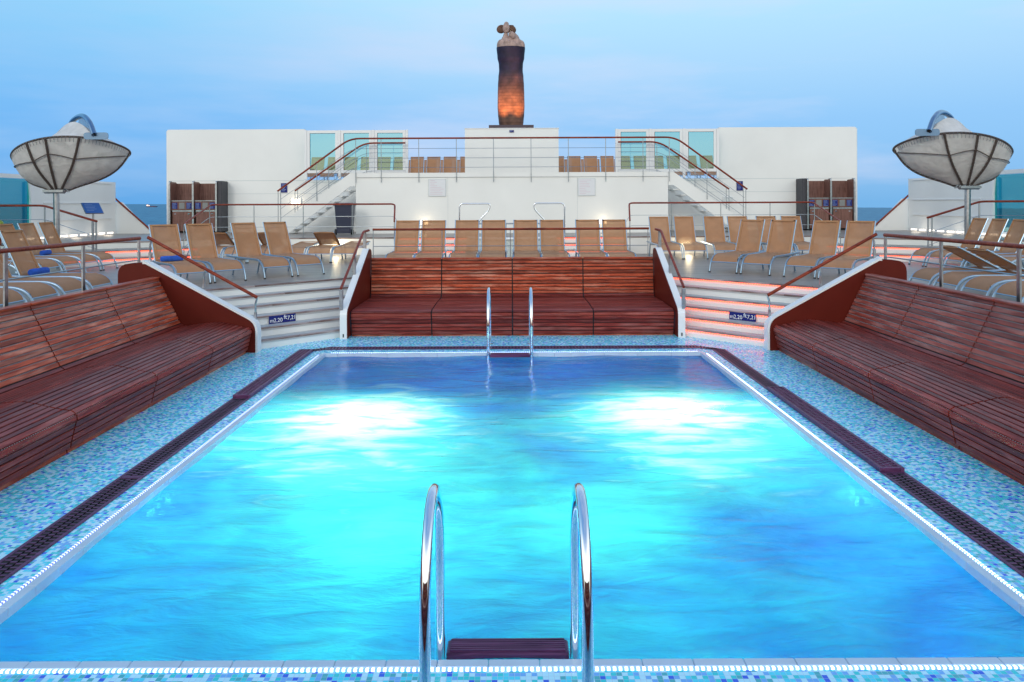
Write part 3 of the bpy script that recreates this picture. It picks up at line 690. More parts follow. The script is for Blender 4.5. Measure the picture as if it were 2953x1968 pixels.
# ------------------------------------------------------------------ slatted benches
def bench(prof, mods, loc, rotz, label, mat, cap, grip=False):
    root = thing('slatted_bench', label, 'bench', loc, rotz, 'slatted wooden benches round the pool')
    # arc-length table
    P = [Vector(p) for p in fillet([(p[0],p[1],0) for p in prof], .10, 4)]
    S = [0]
    for a, b in zip(P[:-1], P[1:]): S.append(S[-1]+(b-a).length)
    def at(q):
        for i in range(len(S)-1):
            if q <= S[i+1] or i == len(S)-2:
                k = (q-S[i])/max(S[i+1]-S[i],1e-6); return P[i].lerp(P[i+1], k), (P[i+1]-P[i]).normalized()
    pitch = .0715; n = int(S[-1]/pitch)
    # where the back starts: the lowest point behind the seat
    back_s = None
    for i in range(len(P)-1, 0, -1):
        if P[i].y < 0.55: back_s = S[i]; break
    for m in range(len(mods)-1):
        x0, x1 = mods[m]+.011, mods[m+1]-.011
        for part, lo, hi in (('seat', 0, back_s), ('backrest', back_s, S[-1]+1)):
            s = MB()
            for k in range(n+1):
                q = (k+.5)*pitch
                if q > S[-1] or not (lo <= q < hi): continue
                p, t = at(q); nrm = Vector((-t.y, t.x, 0)); w = .0283; th = .024; c = .004
                jog = random.uniform(-.002,.002)
                sec = [p-t*w-nrm*0, p-t*(w-c)+nrm*c, p+t*(w-c)+nrm*c, p+t*w, p+t*w-nrm*th, p-t*w-nrm*th]
                xa, xb = x0+random.uniform(0,.003), x1-random.uniform(0,.003)
                vs = [(xa, v.x, v.y+jog) for v in sec]+[(xb, v.x, v.y+jog) for v in sec]
                s.add(vs, [(0,1,2,3,4,5), (11,10,9,8,7,6)]+[(i, i+6, (i+1) % 6+6, (i+1) % 6) for i in range(6)])
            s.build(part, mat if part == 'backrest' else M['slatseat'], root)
        # dark sheet close under the slats, putting shade into gaps and seams
        s = MB(); pts = []
        for q in [S[-1]*i/40 for i in range(41)]:
            p, t = at(q); nrm = Vector((-t.y,t.x,0)); pts.append(p-nrm*.015)
        pts = [p+(p-p)*0 for p in pts]
        g = [[(x0-.0105, v.x, v.y) for v in pts], [(x1+.0105, v.x, v.y) for v in pts]]
        s.sheet(g, .012); s.build('gap_shade', 'dark', root)
        if grip:
            s = MB()
            for k in range(1, n+1):
                q = k*pitch
                if q > S[-1] or q < S[-1]*.12: continue
                if S[-1]*.30 < q < back_s or S[-1]*.16 < q <= S[-1]*.30: continue
                p, t = at(q); nrm = Vector((-t.y, t.x, 0)); a_ = p-nrm*.0145
                u_ = t*.0038; c4 = [a_-u_, a_+u_, a_+u_+nrm*.004, a_-u_+nrm*.004]
                s.add([(x0+.01, v.x, v.y) for v in c4]+[(x1-.01, v.x, v.y) for v in c4], [(0,1,2,3),(7,6,5,4),(0,4,5,1),(1,5,6,2),(2,6,7,3),(3,7,4,0)])
            s.build('grip_strip', 'dash', root)
        s = MB().cbox(x0, x1, cap[0], cap[1], cap[2]-.03, cap[2], .008); s.build('top_cap', mat, root)
        MB().box(x0, x1, .03, .05, .0, .12).build('kick_board', mat, root)
    return root
far_prof = [(0,.03),(-.02,.25),(-.085,.40),(-.05,.475),(.06,.492),(1.0,.505),(1.96,.49),(2.06,.56),(2.12,1.31)]
fb = bench(far_prof, [-3.05,-1.525,0,1.525,3.05], (0,14.72,0), 0, 'reddish slatted bench across the far end of the pool', M['slat'], (2.09,2.2,1.335))
side_prof = [(0,.05),(-.03,.2),(-.077,.376),(-.03,.43),(.1,.446),(.466,.53),(.8,.50),(1.04,.462),(1.12,.50),(1.5,1.27)]
YS = [1.0,2.6,4.33,6.09,7.84,9.61,11.40,13.12]
lb = bench(side_prof, YS, (-4.46,0,0), PI/2, 'long slatted bench along the left side of the pool', M['slat'], (1.47,1.60,1.295), True)
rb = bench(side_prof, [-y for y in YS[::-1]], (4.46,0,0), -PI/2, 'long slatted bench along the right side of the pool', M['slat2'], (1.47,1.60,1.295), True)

def inset(poly, d):
    P = [Vector(p) for p in poly]; n = len(P); out = []
    area = sum(P[i].x*P[(i+1) % n].y-P[(i+1) % n].x*P[i].y for i in range(n)); sg = 1 if area > 0 else -1
    for i in range(n):
        e1 = (P[i]-P[i-1]).normalized(); e2 = (P[(i+1) % n]-P[i]).normalized()
        n1 = Vector((-e1.y,e1.x))*sg; n2 = Vector((-e2.y,e2.x))*sg; b = (n1+n2)
        b = b.normalized()/max(.35, b.normalized().dot(n1)); out.append(tuple(P[i]+b*d))
    return out
def rnd(poly, rad, seg=5):
    P = [Vector((p[0],p[1],0)) for p in poly]; n = len(P); out = []
    for i in range(n):
        a = P[i-1]-P[i]; b = P[(i+1) % n]-P[i]; r = min(rad, a.length*.45, b.length*.45)
        if isinstance(poly[i], tuple) and len(poly[i]) > 2 and poly[i][2] == 0: out.append((P[i].x,P[i].y)); continue
        for k in range(seg+1):
            t = k/seg; q = (P[i]+a.normalized()*r)*(1-t)**2+P[i]*2*t*(1-t)+(P[i]+b.normalized()*r)*t*t; out.append((q.x,q.y))
    return out
nb_ = copy_tree(fb); nb_.location = (0,2.65,0); nb_.rotation_euler = (0,0,PI); nb_['label'] = 'reddish slatted bench across the near end of the pool behind the camera'
# end panels of the side benches (plane across the ship)
for sx, root in ((-1, lb), (1, rb)):
    poly = rnd([(4.31,0,0),(4.31,.51),(6.25,1.57,0),(6.25,0,0)], .16)
    wp = [(x*sx, z) for x, z in poly]
    p = MB().prism(wp, 13.16, 13.36, 'y').build('end_panel', 'white2', root); p.matrix_parent_inverse = root.matrix_basis.inverted()
    ins = rnd([(4.345,0,0),(4.345,.495),(6.20,1.505,0),(6.248,1.505,0),(6.248,0,0)], .15)
    ins = [(x*sx, z) for x, z in ins]
    f = MB().prism(ins, 13.145, 13.165, 'y').build('panel_face', 'red', p)
    tail = rnd([(6.251,0,0),(6.251,1.53,0),(6.66,1.50),(6.66,0,0)], .22)
    MB().prism([(x*sx, z) for x, z in tail], 13.15, 13.34, 'y').build('panel_tail', 'red', p)
# end panels of the far bench (planes along the ship)
for sx in (-1, 1):
    poly = rnd([(14.45,0,0),(14.45,.52),(16.74,1.56),(16.98,1.50),(16.98,0,0)], .12)
    a, b = sorted((3.075*sx, 3.205*sx))
    p = MB().prism(poly, a, b, 'x').build('end_panel', 'white2', fb); p.matrix_parent_inverse = fb.matrix_basis.inverted()
    x = 3.075*sx; a, b = sorted((x, x-.014*sx))
    MB().prism([(y, max(0,z)) for y, z in inset(poly, .012)], a, b, 'x').build('panel_face', 'red', p)
    MB().box(*sorted((3.13*sx,3.15*sx)), 14.44, 14.45, .03, .09).build('lock_plate', 'dark', p)

# ------------------------------------------------------------------ railings
def railing(label, top, posts, wires=(), group='railings with wooden handrails', r=.027, pr=.013, flatpost=None, wr=.008, cat='railing', name='deck_railing', bend=.15):
    t = thing(name, label, cat, (0,0,0), 0, group)
    MB().tube(fillet(top, bend), r, 10).build('handrail', 'rail', t, True)
    for p in posts:
        (x, y, z0, z1) = p[:4]
        if flatpost:
            w, d = flatpost
            MB().cbox(x-w/2, x+w/2, y-d/2, y+d/2, z0, z1, .003).build('post', 'steel', t)
        else: MB().tube([(x,y,z0),(x,y,z1)], pr, 8).build('post', 'wire', t, True)
    for w in wires: MB().tube(fillet(w, bend), wr, 6).build('wire', 'wire', t, True)
    return t
# behind far bench
railing('railing on the middle deck behind the far slatted bench', [(-3.06,17.1,1.94),(3.0,17.1,1.94)],
        [(x,17.1,Z1,1.92) for x in (-3.05,-1.54,-.04,1.47,2.98)], [[(-3.05,17.1,1.57),(2.98,17.1,1.57)]], r=.026, pr=.009)
for sx in (-1, 1):
    sd_ = SIDE[sx]
    # on the end panel of far bench
    t = thing('stair_handrail', 'sloping handrail on the %s end panel of the far bench' % sd_, 'handrail', (0,0,0), 0, 'handrails on the bench end panels')
    X = 3.19*sx
    MB().tube(fillet([(X-.07*sx,16.95,1.93),(X,16.72,1.91),(X,14.5,.93)], .08), .026, 10).build('handrail', 'rail', t, True)
    for y, zt, zb in ((16.85,1.90,1.44),(15.72,1.45,1.02),(14.52,.90,.53)):
        s = MB().cbox(X-.032, X+.032, y-.035, y+.035, zb, zt, .004); b_ = s.build('post', 'steel', t)
        MB().tube([(X-.02,y-.036,zb+.06),(X-.02,y-.044,zb+.06)], .008, 8).tube([(X-.02,y-.036,zb+.13),(X-.02,y-.044,zb+.13)], .008, 8).build('bolts', 'chrome', b_)
    # on the side bench end panel
    t = thing('stair_handrail', 'sloping handrail on the far end panel of the %s bench' % sd_, 'handrail', (0,0,0), 0, 'handrails on the bench end panels')
    MB().tube([(6.24*sx,13.34,1.95),(4.37*sx,13.34,.91)], .028, 10).build('handrail', 'rail', t, True)
    for x, zt, zb in ((6.20,1.91,1.53),(5.28,1.40,1.08),(4.40,.90,.50)):
        s = MB().tube([(x*sx,13.34,zb),(x*sx,13.34,zt-.10),((x-.03)*sx,13.34,zt)], .017, 8); s.cbox(x*sx-.02, x*sx+.02, 13.318, 13.362, zb, zb+.16, .004)
        s.build('post', 'steel', t, True)
    # behind side bench
    X = 6.42*sx
    railing('long railing behind the %s slatted bench' % sd_, [(X,13.42,1.93),(X,1.0,1.93)],
            [(X,y,Z1,1.91) for y in (13.40,11.66,9.87,8.0,6.1,4.2)], [[(X,13.42,1.56),(X,1.0,1.56)]], r=.032, flatpost=(.026,.07), wr=.011)
    # platform railing
    yz = 24.22
    top = [(3.50*sx,23.15,1.98),(3.62*sx,24.1,2.50),(4.0*sx,yz,2.50),(9.35*sx,yz,2.50),(9.25*sx,22.0,1.97)]
    def w_(dz): return [(3.45*sx,23.6,2.3-dz),(3.66*sx,yz,2.5-dz),(9.38*sx,yz,2.5-dz),(9.28*sx,22.0,2.0-dz)]
    t = railing('platform railing left of the whirlpool in front of the stairs' if sx < 0 else 'platform railing right of the whirlpool in front of the stairs', top,
            [(x*sx,yz,Z2,2.48) for x in (3.66,4.96,6.49,8.02,9.4)]+[(3.50*sx,23.15,Z1,1.96),(9.27*sx,22.0,Z1,1.95)], [w_(.38), w_(.70)], r=.026, pr=.013)
    # outer railing by the canopy
    top = [(14.3*sx,20.6,2.50),(12.75*sx,21.2,2.50),(10.85*sx,20.35,2.08)]
    railing('railing beside the %s canopy pole, sloping down the lit steps' % sd_, top,
            [(13.75*sx,20.82,Z2,2.48),(12.7*sx,21.18,Z2,2.48),(11.0*sx,20.42,Z1,2.1),(10.87*sx,20.36,Z1,2.06)],
            [[(14.3*sx,20.6,2.12),(12.7*sx,21.18,2.12),(10.9*sx,20.4,1.68)], [(12.7*sx,21.18,1.80),(10.9*sx,20.4,1.36)]], r=.03, pr=.022)

# ------------------------------------------------------------------ upper deckhouse
YE = 27.6
dh = thing('deckhouse', 'white deckhouse wall with upper sun deck behind the loungers', 'deckhouse')
s = MB().box(-5.53,5.53,YE,YE+.15,Z2,3.44); s.build('wall', 'white', dh)
s = MB().box(-5.53,5.53,YE-.03,YE+.1,3.443,3.60).box(-5.53,-5.43,YE+.16,29.6,Z2,3.40).box(5.43,5.53,YE+.16,29.6,Z2,3.40); s.build('kerb', 'white', dh)
for sx in (-1, 1):
    a, b = sorted((5.53*sx, 13.11*sx))
    MB().box(a, b, 29.6, 29.75, Z2, 3.42).build('wall', 'white', dh)
    xs = (7.87, 13.11); r_ = .16
    P = rnd([(7.87,3.421,0),(13.11,3.421,0),(13.11,5.36),(7.87,5.36,0)], .1)
    P = [(x*sx, z) for x, z in P]
    MB().prism(P, 29.603, 29.78, 'y').build('screen_wall', 'white', dh)
    MB().tube([(13.06*sx,29.70,Z2),(13.06*sx,29.70,5.3)], .10, 12).build('corner_pillar', 'white', dh, True)
    MB().box(a, b, 29.594, 29.599, 2.905, 2.917).box(*sorted((7.9*sx,13.05*sx)), 29.597, 29.602, 3.40, 3.418).box(*sorted((5.6*sx,7.85*sx)), 29.594, 29.599, 3.33, 3.345).build('wall_seam', 'trim', dh)
MB().box(-5.5,5.5,YE-.004,YE-.001,3.425,3.440).box(-2.275,-2.267,YE-.004,YE-.001,Z2,3.42).box(2.317,2.325,YE-.004,YE-.001,Z2,3.42).build('wall_seam', 'trim', dh)
struct('upper_deck', MB().box(-5.42,5.42,YE+.16,29.59,3.30,Z3).box(-13.1,13.1,29.80,40,3.30,Z3), 'deck')

# railing across the upper deck and down both stairs: one continuous rail
px = [-5.52,-4.62,-3.29,-1.96,-.646,.68,2.0,3.32,4.64,5.57]
for_rail = [(-8.29,YE-.05,2.97),(-5.72,YE-.05,4.82),(5.78,YE-.05,4.82),(8.32,YE-.05,2.97)]
def dw(dz): return [(-8.2,YE-.05,3.03-dz),(-5.66,YE-.05,4.82-dz),(5.7,YE-.05,4.82-dz),(8.22,YE-.05,3.03-dz)]
railing('long upper deck railing across the deckhouse and down both white stairs', for_rail,
        [(x,YE-.05,3.26,4.80) for x in px]+[(s_*6.9,YE-.05,2.62,3.95) for s_ in (-1,1)]+[(s_*x,YE-.05,Z2,3.02) for s_ in (-1,1) for x in (8.27,8.18)],
        [dw(.36),dw(.70),dw(1.03)], r=.032, pr=.013, bend=.35)
for sx in (-1, 1):
    Yf = 28.72
    def f_(dz): return [(8.0*sx,Yf,3.0-dz),(5.45*sx,Yf,4.75-dz),(3.92*sx,Yf,4.75-dz)]
    railing('rear handrail of the %s white stair ending at the glass screens' % SIDE[sx], f_(0),
            [(5.35*sx,Yf,3.6,4.73),(6.75*sx,Yf,2.75,3.86),(8.0*sx,Yf,2.0,2.98),(7.9*sx,Yf,2.05,3.05)], [f_(.36),f_(.70),f_(1.03)], r=.032, pr=.013, bend=.35)
    t = thing('deck_stair', 'white steel stair rising to the upper deck on the %s' % SIDE[sx], 'stairs', (0,0,0), 0, 'white stairs to the upper deck')
    P = [(5.54,3.60),(5.72,3.60),(8.17,1.87),(8.17,Z2+.002),(7.94,Z2+.002),(5.72,3.13),(5.54,3.13)]
    P = [(x*sx,z) for x, z in P]
    for y0, dz in ((YE-.02,0), (YE+1.05,-.12)): MB().prism([(x, max(z+dz, Z2+.002)) for x, z in P], y0, y0+.05, 'y').build('stringer', 'white', t)
    for k in range(8):
        x = 5.72+.29*k; z = 2.99-.196*k
        a, b = sorted((x*sx, (x+.27)*sx))
        MB().cbox(a, b, YE+.04, YE+1.04, z-.035, z, .005).build('tread', 'white', t)
    MB().box(*sorted((5.54*sx,5.9*sx)), YE+.04, YE+1.04, 3.36, 3.425).build('landing', 'white', t)
    # glass screens
    t = thing('glass_windscreen', 'three framed green glass panes on the upper deck, %s of the statue' % SIDE[sx], 'glass screen', (0,0,0), 0, 'glass windscreens on the upper deck')
    Yg = 29.0
    xs = [3.90, 5.155, 6.41, 7.665]
    for x in xs: MB().cbox(x*sx-.045, x*sx+.045, Yg-.05, Yg+.05, Z3 if x < 5.5 else 3.43, 5.26, .006).build('post', 'white2', t)
    for x0, x1 in zip(xs[:-1], xs[1:]):
        a, b = sorted(((x0+.05)*sx, (x1-.05)*sx)); f = .105
        s = MB().box(a, b, Yg-.03, Yg+.03, 5.25-f, 5.25).box(a, b, Yg-.03, Yg+.03, 3.66, 3.66+f).box(a, a+f, Yg-.03, Yg+.03, 3.66+f, 5.25-f).box(b-f, b, Yg-.03, Yg+.03, 3.66+f, 5.25-f)
        fr = s.build('window_frame', 'white2', t)
        MB().box(a+f-.01, b-f+.01, Yg-.006, Yg+.006, 3.66+f-.01, 5.25-f+.01).build('pane', 'glass', fr)
        MB().box(a+f, a+f+.014, Yg-.034, Yg-.031, 3.66+f, 5.25-f).box(a+f, b-f, Yg-.034, Yg-.031, 5.25-f-.014, 5.25-f).build('gasket', 'rubber', fr)
    # small wall sign, lamp, notice board
    sg = thing('wall_sign', 'small upright navy sign on the %s outer wall beside the stair' % SIDE[sx], 'sign', (8.65*sx,29.59,3.13), 0, 'small navy wall signs')
    MB().box(-.12,.12,-.012,.0,-.18,.18).build('sign_plate', 'sign', sg)
    s = MB()
    for k in range(6): s.box(-.09, .02+.05*random.random(), -.0135, -.0125, .13-.05*k, .142-.05*k)
    s.build('lettering', 'inkblue', sg)
    lm = thing('bulkhead_lamp', '%s rectangular wall lamp behind the %s stair' % ('lit' if sx < 0 else 'unlit', SIDE[sx]), 'wall lamp', (8.2*sx,29.59,2.62), 0, 'rectangular wall lamps')
    MB().cbox(-.19,.19,-.05,0,-.11,.11,.01).build('housing', 'white2', lm)
    MB().cbox(-.165,.165,-.062,-.051,-.085,.085,.004).build('lamp_glass', 'lampwarm' if sx < 0 else 'lampoff', lm)
    if sx < 0: lamp('POINT', (0,-.25,0), 3, (1,.8,.55), lm, .08)
    lm = thing('bulkhead_lamp', 'lit warm wall lamp behind the %s end of the centre loungers' % SIDE[sx], 'wall lamp', ((3.1 if sx < 0 else 3.22)*sx,YE-.002,1.84), 0, 'rectangular wall lamps')
    MB().cbox(-.15,.15,-.05,0,-.09,.09,.01).build('housing', 'white2', lm)
    MB().cbox(-.13,.13,-.062,-.051,-.07,.07,.004).build('lamp_glass', 'lampwarm', lm)
    lamp('POINT', (0,-.3,0), 3, (1,.82,.55), lm, .08)
    nb = thing('notice_board', 'square pale notice board on the white wall, %s of centre' % SIDE[sx], 'notice board', (2.645*sx,YE-.002,3.07), 0, 'square notice boards')
    MB().box(-.31,.31,-.02,0,-.31,.31).build('frame', 'trim', nb); MB().box(-.29,.29,-.0225,-.0202,-.29,.29).build('board_face', 'board', nb)
    s = MB()
    for k in range(9):
        z = .25-.06*k; s.box(-.25, -.25+random.uniform(.15,.5), -.0245, -.0226, z-.008, z+.008)
    s.build('printed_lines', 'pink', nb)
    # step lamps in the platform face
    lm = thing('step_lamp', 'bright low lamp in the platform face behind the %s rear loungers' % SIDE[sx], 'step lamp', (5.4*sx,24.285,1.27), 0, 'low step lamps')
    MB().cbox(-.17,.17,-.03,0,-.06,.06,.006).build('lamp_glass', 'lampwarm', lm)
    lamp('POINT', (0,-.45,-.05), 11, (1,.82,.52), lm, .08)

# ------------------------------------------------------------------ recycling cabinets
for sx in (-1, 1):
    t = thing('waste_cabinet', 'walnut double waste cabinet with navy signs by the %s screen wall' % SIDE[sx], 'cabinet', (11.76*sx,28.9,Z2), 0, 'walnut waste cabinets')
    H = 1.90; W = .98
    # inner side faces the middle of the ship
    def X(a): return a*(-sx)   # +a = towards the centre line
    MB().cbox(*sorted((X(.80),X(.98))), .03, .68, .05, H+.03, .02).build('side_panel', 'slate', t)
    MB().box(-.95,.95,.56,.68,.05,H-.05).build('back_panel', 'walnut', t)
    MB().box(-.9,.9,.1,.6,0,.05).build('base', 'dark', t)
    for a in (-.94, -.07, .79):
        P = rnd([(.0,.05,0),(.0,H),(.62,H),(.62,.05,0)], .16)
        x0, x1 = sorted((X(a)-.022, X(a)+.022)); MB().prism(P, x0, x1, 'x').build('divider', 'walnut', t)
        P2 = rnd([(-.035,.05,0),(-.035,H+.03),(.62,H+.03),(.62,H),(.0,H),(0,.05,0)], .10)
        x0, x1 = sorted((X(a)-.032, X(a)+.032)); MB().box(x0, x1, -.03, .0, .05, H-.10).tube(fillet([(X(a),-.012,H-.10),(X(a),-.012,H+.0),(X(a),.14,H+.02)], .10), .03, 10).build('steel_edge', 'steel', t, True)
    for a0, a1 in ((-.90,-.11),(-.03,.75)):
        x0, x1 = sorted((X(a0), X(a1)))
        MB().box(x0,x1,.03,.55,1.18,1.21).build('shelf', 'steel', t)
        MB().box(x0,x1,.05,.07,.86,1.175).build('upper_front', 'walnut', t)
        w = (x1-x0)
        MB().cbox(x0+.05,x1-.02,.03,.05,.08,.79,.004).build('door', 'walnut', t)
        MB().box(x0+.05,x1-.02,.025,.05,.795,.85).build('door_rail', 'steel', t)
        for k, mt in ((.16,'sign'),(.5,'hole'),(.84,'sign')):
            cx = x0+w*k; MB().box(cx-.10,cx+.10,.038,.049,.90,1.13).build('sign_plate' if mt == 'sign' else 'waste_opening', mt, t)
            if mt == 'sign':
                s = MB()
                for q in range(5): s.box(cx-.085, cx+.0+.07*random.random(), .0355, .0375, 1.09-.042*q, 1.10-.042*q)
                s.build('lettering', 'inkblue', t)
        for k in (.2, .84): MB().cbox(x0+w*k-.04, x0+w*k+.03, .018, .029, .70, .725, .003).build('handle', 'chrome', t)

# ------------------------------------------------------------------ wheelie bin
t = thing('wheelie_bin', 'navy wheelie bin standing under the left white stair', 'bin', (-5.72,27.0-.35,Z2), 0)
def frus(x0,x1,y0,y1,z0,X0,X1,Y0,Y1,z1):
    return MB().add([(x0,y0,z0),(x1,y0,z0),(x1,y1,z0),(x0,y1,z0),(X0,Y0,z1),(X1,Y0,z1),(X1,Y1,z1),(X0,Y1,z1)], [(0,3,2,1),(4,5,6,7),(0,1,5,4),(1,2,6,5),(2,3,7,6),(3,0,4,7)])
frus(-.22,.24,-.25,.22,.06,-.28,.29,-.32,.30,1.0).build('body', 'binplastic', t)
MB().cbox(-.31,.33,-.35,.34,1.0,1.04,.015).cbox(-.27,.27,-.30,.26,1.04,1.09,.03).build('lid', 'binplastic', t)
MB().tube([(-.24,.33,1.03),(.24,.33,1.03)], .018, 8).build('handle', 'binplastic', t, True)
MB().box(-.18,.2,-.27,-.25,.12,.2).build('foot_rail', 'binplastic', t)
for x in (-.30,.26): MB().tube([(x-.03,-.05,.10),(x+.03,-.05,.10)], .10, 16).build('wheel', 'rubber', t, True)

# ------------------------------------------------------------------ whirlpool tub with chrome rails
t = thing('whirlpool_tub', 'round pale tiled whirlpool tub between the lit platform steps', 'whirlpool', (0,24.3,Z1))
P = [(1.33*math.cos(a), -1.25*math.sin(a)) for a in [PI*i/24 for i in range(25)]]
MB().prism([(x,y) for x,y in P], 0, .50).build('tub_wall', 'paletile', t)
s = MB(); s.tube([(1.34*math.cos(a), -1.26*math.sin(a), .535) for a in [PI*i/24 for i in range(25)]], .045, 8); s.build('rim', 'white2', t, True)
MB().prism([(x*.9,y*.9) for x,y in P], .505, .515).build('tub_water', 'glassblue', t)
for sx in (-1, 1):
    gr = thing('grab_rail', 'bent chrome grab rail at the %s side of the whirlpool tub' % SIDE[sx], 'grab rail', (0,0,0), 0, 'chrome grab rails of the whirlpool')
    MB().tube(fillet([(1.66*sx,24.6,Z2),(1.66*sx,24.6,2.50),(.68*sx,24.6,2.50),(.72*sx,24.6,2.30),(1.05*sx,24.6,1.95),(1.12*sx,24.6,Z2)], .13), .024, 10).build('tube', 'chrome', gr, True)
gr = thing('grab_rail', 'straight horizontal steel bar behind the whirlpool tub', 'grab rail', (0,0,0), 0, 'chrome grab rails of the whirlpool')
MB().tube([(-1.55,25.6,1.84),(1.75,25.6,1.84)], .022, 8).build('tube', 'steel', gr, True)
for x in (-1.5,-.2,1.7): MB().tube([(x,25.6,Z2),(x,25.6,1.84)], .018, 8).build('post', 'steel', gr, True)

# ------------------------------------------------------------------ pool ladders
def ladder(label, yin, yout, cx, half, facing, tz):
    t = thing('pool_ladder', label, 'pool ladder', (cx, yin, 0), 0, 'chrome pool ladders')
    for sx in (-1, 1):
        ym = (yin+yout)/2; rr = abs(yout-yin)/2; top = 1.035; pts = [(half*sx, 0, -1.1)]
        for i in range(17):
            a = PI*i/16; y = (ym-yin) + (yin-ym)*math.cos(a); z = top-rr*1.25 + rr*1.25*math.sin(a); pts.append((half*sx, y, z))
        pts.append((half*sx, yout-yin, 0))
        h = MB().tube(pts, .027, 16).build('handrail', 'chrome', t, True)
        MB().lathe([(.027,0),(.055,0),(.055,.012),(.03,.02)], half*sx, yout-yin).build('foot_plate', 'steel', h, True)
    for z in (tz, -.28, -.56):
        s = MB().cbox(-half+.03, half-.03, *sorted((.02*facing, .165*facing)), z-.05, z-.012, .008)
        n = 6; ys = sorted((.03*facing, .155*facing))
        for k in range(n):
            y = ys[0]+(ys[1]-ys[0])*(k+.5)/n; s.box(-half+.05, half-.05, y-.006, y+.006, z-.0125, z)
        s.build('tread', 'grate', t)
    return t
ladder('large chrome pool ladder in the foreground with dark slatted tread', 4.33, 3.58, -.035, .374, 1, .0)
ladder('small distant chrome pool ladder in front of the far bench', 12.93, 13.86, -.045, .36, -1, .03)

# ------------------------------------------------------------------ loungers
def make_lounger(kind):
    t = thing('sun_lounger', 'tan mesh sun lounger', 'sun lounger')
    side = [(0,0),(.03,.12),(.085,.25),(.19,.35),(.34,.395),(1.0,.40),(1.74,.42)]
    for sx in (-1, 1):
        MB().tube(fillet([(.325*sx,y,z) for y,z in side], .09, 3), .023, 8, flat=.62).build('side_rail', 'alu', t, True)
        MB().tube([(.30*sx,1.36,.39),(.30*sx,1.50,0)], .019, 8).build('leg', 'alu', t, True)
        MB().tube([(.325*sx,-.005,0),(.325*sx,0,.025)], .026, 8).build('foot_cap', 'rubber', t, True)
    MB().tube([(-.315,.085,.235),(.315,.085,.235)], .012, 6).build('crossbar', 'alu', t, True); MB().tube([(-.30,1.38,.34),(.30,1.38,.34)], .013, 6).build('crossbar', 'alu', t, True)
    prof = [(.085,.235),(.11,.29),(.165,.34),(.24,.375),(.34,.400),(.6,.398),(.9,.396),(1.28,.415)]
    g = []
    for y, z in prof:
        row = []
        for k in range(7):
            u = -1+2*k/6; row.append((.292*u, y, z+.012-.018*(1-u*u)*(1 if y > .3 else .3)))
        g.append(row)
    MB().sheet(g, .006).build('seat', 'mesh', t, True)
    ang = {'raised': R(66), 'flat': R(3), 'forward': R(152)}[kind]
    L = .80; hy, hz = 1.28, .425
    def B(q, x, d=0): return (x, hy+math.cos(ang)*q-math.sin(ang)*d, hz+math.sin(ang)*q+math.cos(ang)*d)
    g = []
    for i in range(9):
        q = L*i/8; row = []
        for k in range(7):
            u = -1+2*k/6; row.append(B(q, .27*u, -.022*(1-u*u)-(.0)))
        g.append(row)
    b = MB().sheet(g, .006).build('backrest', 'mesh', t, True)
    s = MB()
    for x0, x1 in ((-.284,-.238),(.238,.284)):
        s.sheet([[B(q, x0, .004), B(q, x1, .004)] for q in (0.0, L*.5, L)], .014)
    s.sheet([[B(L-.03, x, .004) for x in (-.284,-.1,.1,.284)], [B(L+.006, x, .004) for x in (-.284,-.1,.1,.284)]], .014)
    s.build('hem', 'hem', b)
    s = MB()
    for sx in (-1, 1): s.tube([B(-.02,.292*sx), B(L+.015,.292*sx)], .013, 6)
    s.tube([B(L*.86,-.27,-.03),B(L*.85,0,-.045),B(L*.86,.27,-.03)], .010, 6)
    s.build('backrest_frame', 'alu', b, True)
    if kind == 'raised':
        s = MB()
        for sx in (-1, 1): s.tube([B(L*.36,.255*sx,-.02),(.27*sx,1.62,.41)], .008, 6)
        s.tube([(-.27,1.62,.41),(.27,1.62,.41)], .008, 6); s.build('prop', 'alu', t, True)
    return t
protos = {}
def lounger(kind, x, y, z, rot, label, group):
    if kind not in protos: o = make_lounger(kind); protos[kind] = o
    else: o = copy_tree(protos[kind])
    o.location = (x, y, z); o.rotation_euler = (0, 0, rot); o['label'] = label; o['category'] = 'sun lounger'; o['group'] = group
    return o
LGR = 'tan mesh sun loungers on the decks'
for i, x in enumerate((-2.62,-1.93,-1.15,-.453,.346,1.007,1.88,2.56)):
    lounger('raised', x*.995+random.uniform(-.01,.01), 17.85+random.uniform(-.03,.03), Z1, R(random.uniform(-1,1)), '%s tan lounger from the left in the row behind the far bench' % ORD[i], LGR)
for i, (x, y, a) in enumerate([(-6.27,15.35,44),(-5.77,15.95,44),(-5.02,16.75,46),(-4.48,17.35,46)]):
    lounger('raised', x, y, Z1, R(a), ['tan lounger holding a blue towel, nearest the left bench panel', 'second tan lounger from left in the angled left group', 'third tan lounger from left in the angled left group', 'fourth tan lounger in the angled group above the left stair'][i], LGR)
for i, (x, y, a) in enumerate([(4.73,17.5,-41),(5.28,16.95,-41),(6.0,16.3,-42),(6.52,15.75,-42)]):
    lounger('raised', x, y, Z1, R(a), '%s tan lounger from left in the angled group above the orange lit stair' % ORD[i], LGR)
for i, (x, k) in enumerate([(-8.2,'forward'),(-7.5,'forward'),(-6.8,'forward'),(-5.94,'flat'),(-5.23,'forward'),(-4.55,'flat')]):
    lounger(k, x, 21.0, Z1, R(random.uniform(-1.5,1.5)), '%s tan lounger from left in the left rear row, %s' % (ORD[i], 'lying flat' if k == 'flat' else 'back folded forward and dark'), LGR)
for i, x in enumerate((4.42,5.12,5.98,6.70,7.6,8.3)):
    lounger('raised', x, 21.7, Z1, R(random.uniform(-1.5,1.5)), '%s tan lounger from left in the right rear row by the platform' % ORD[i], LGR)
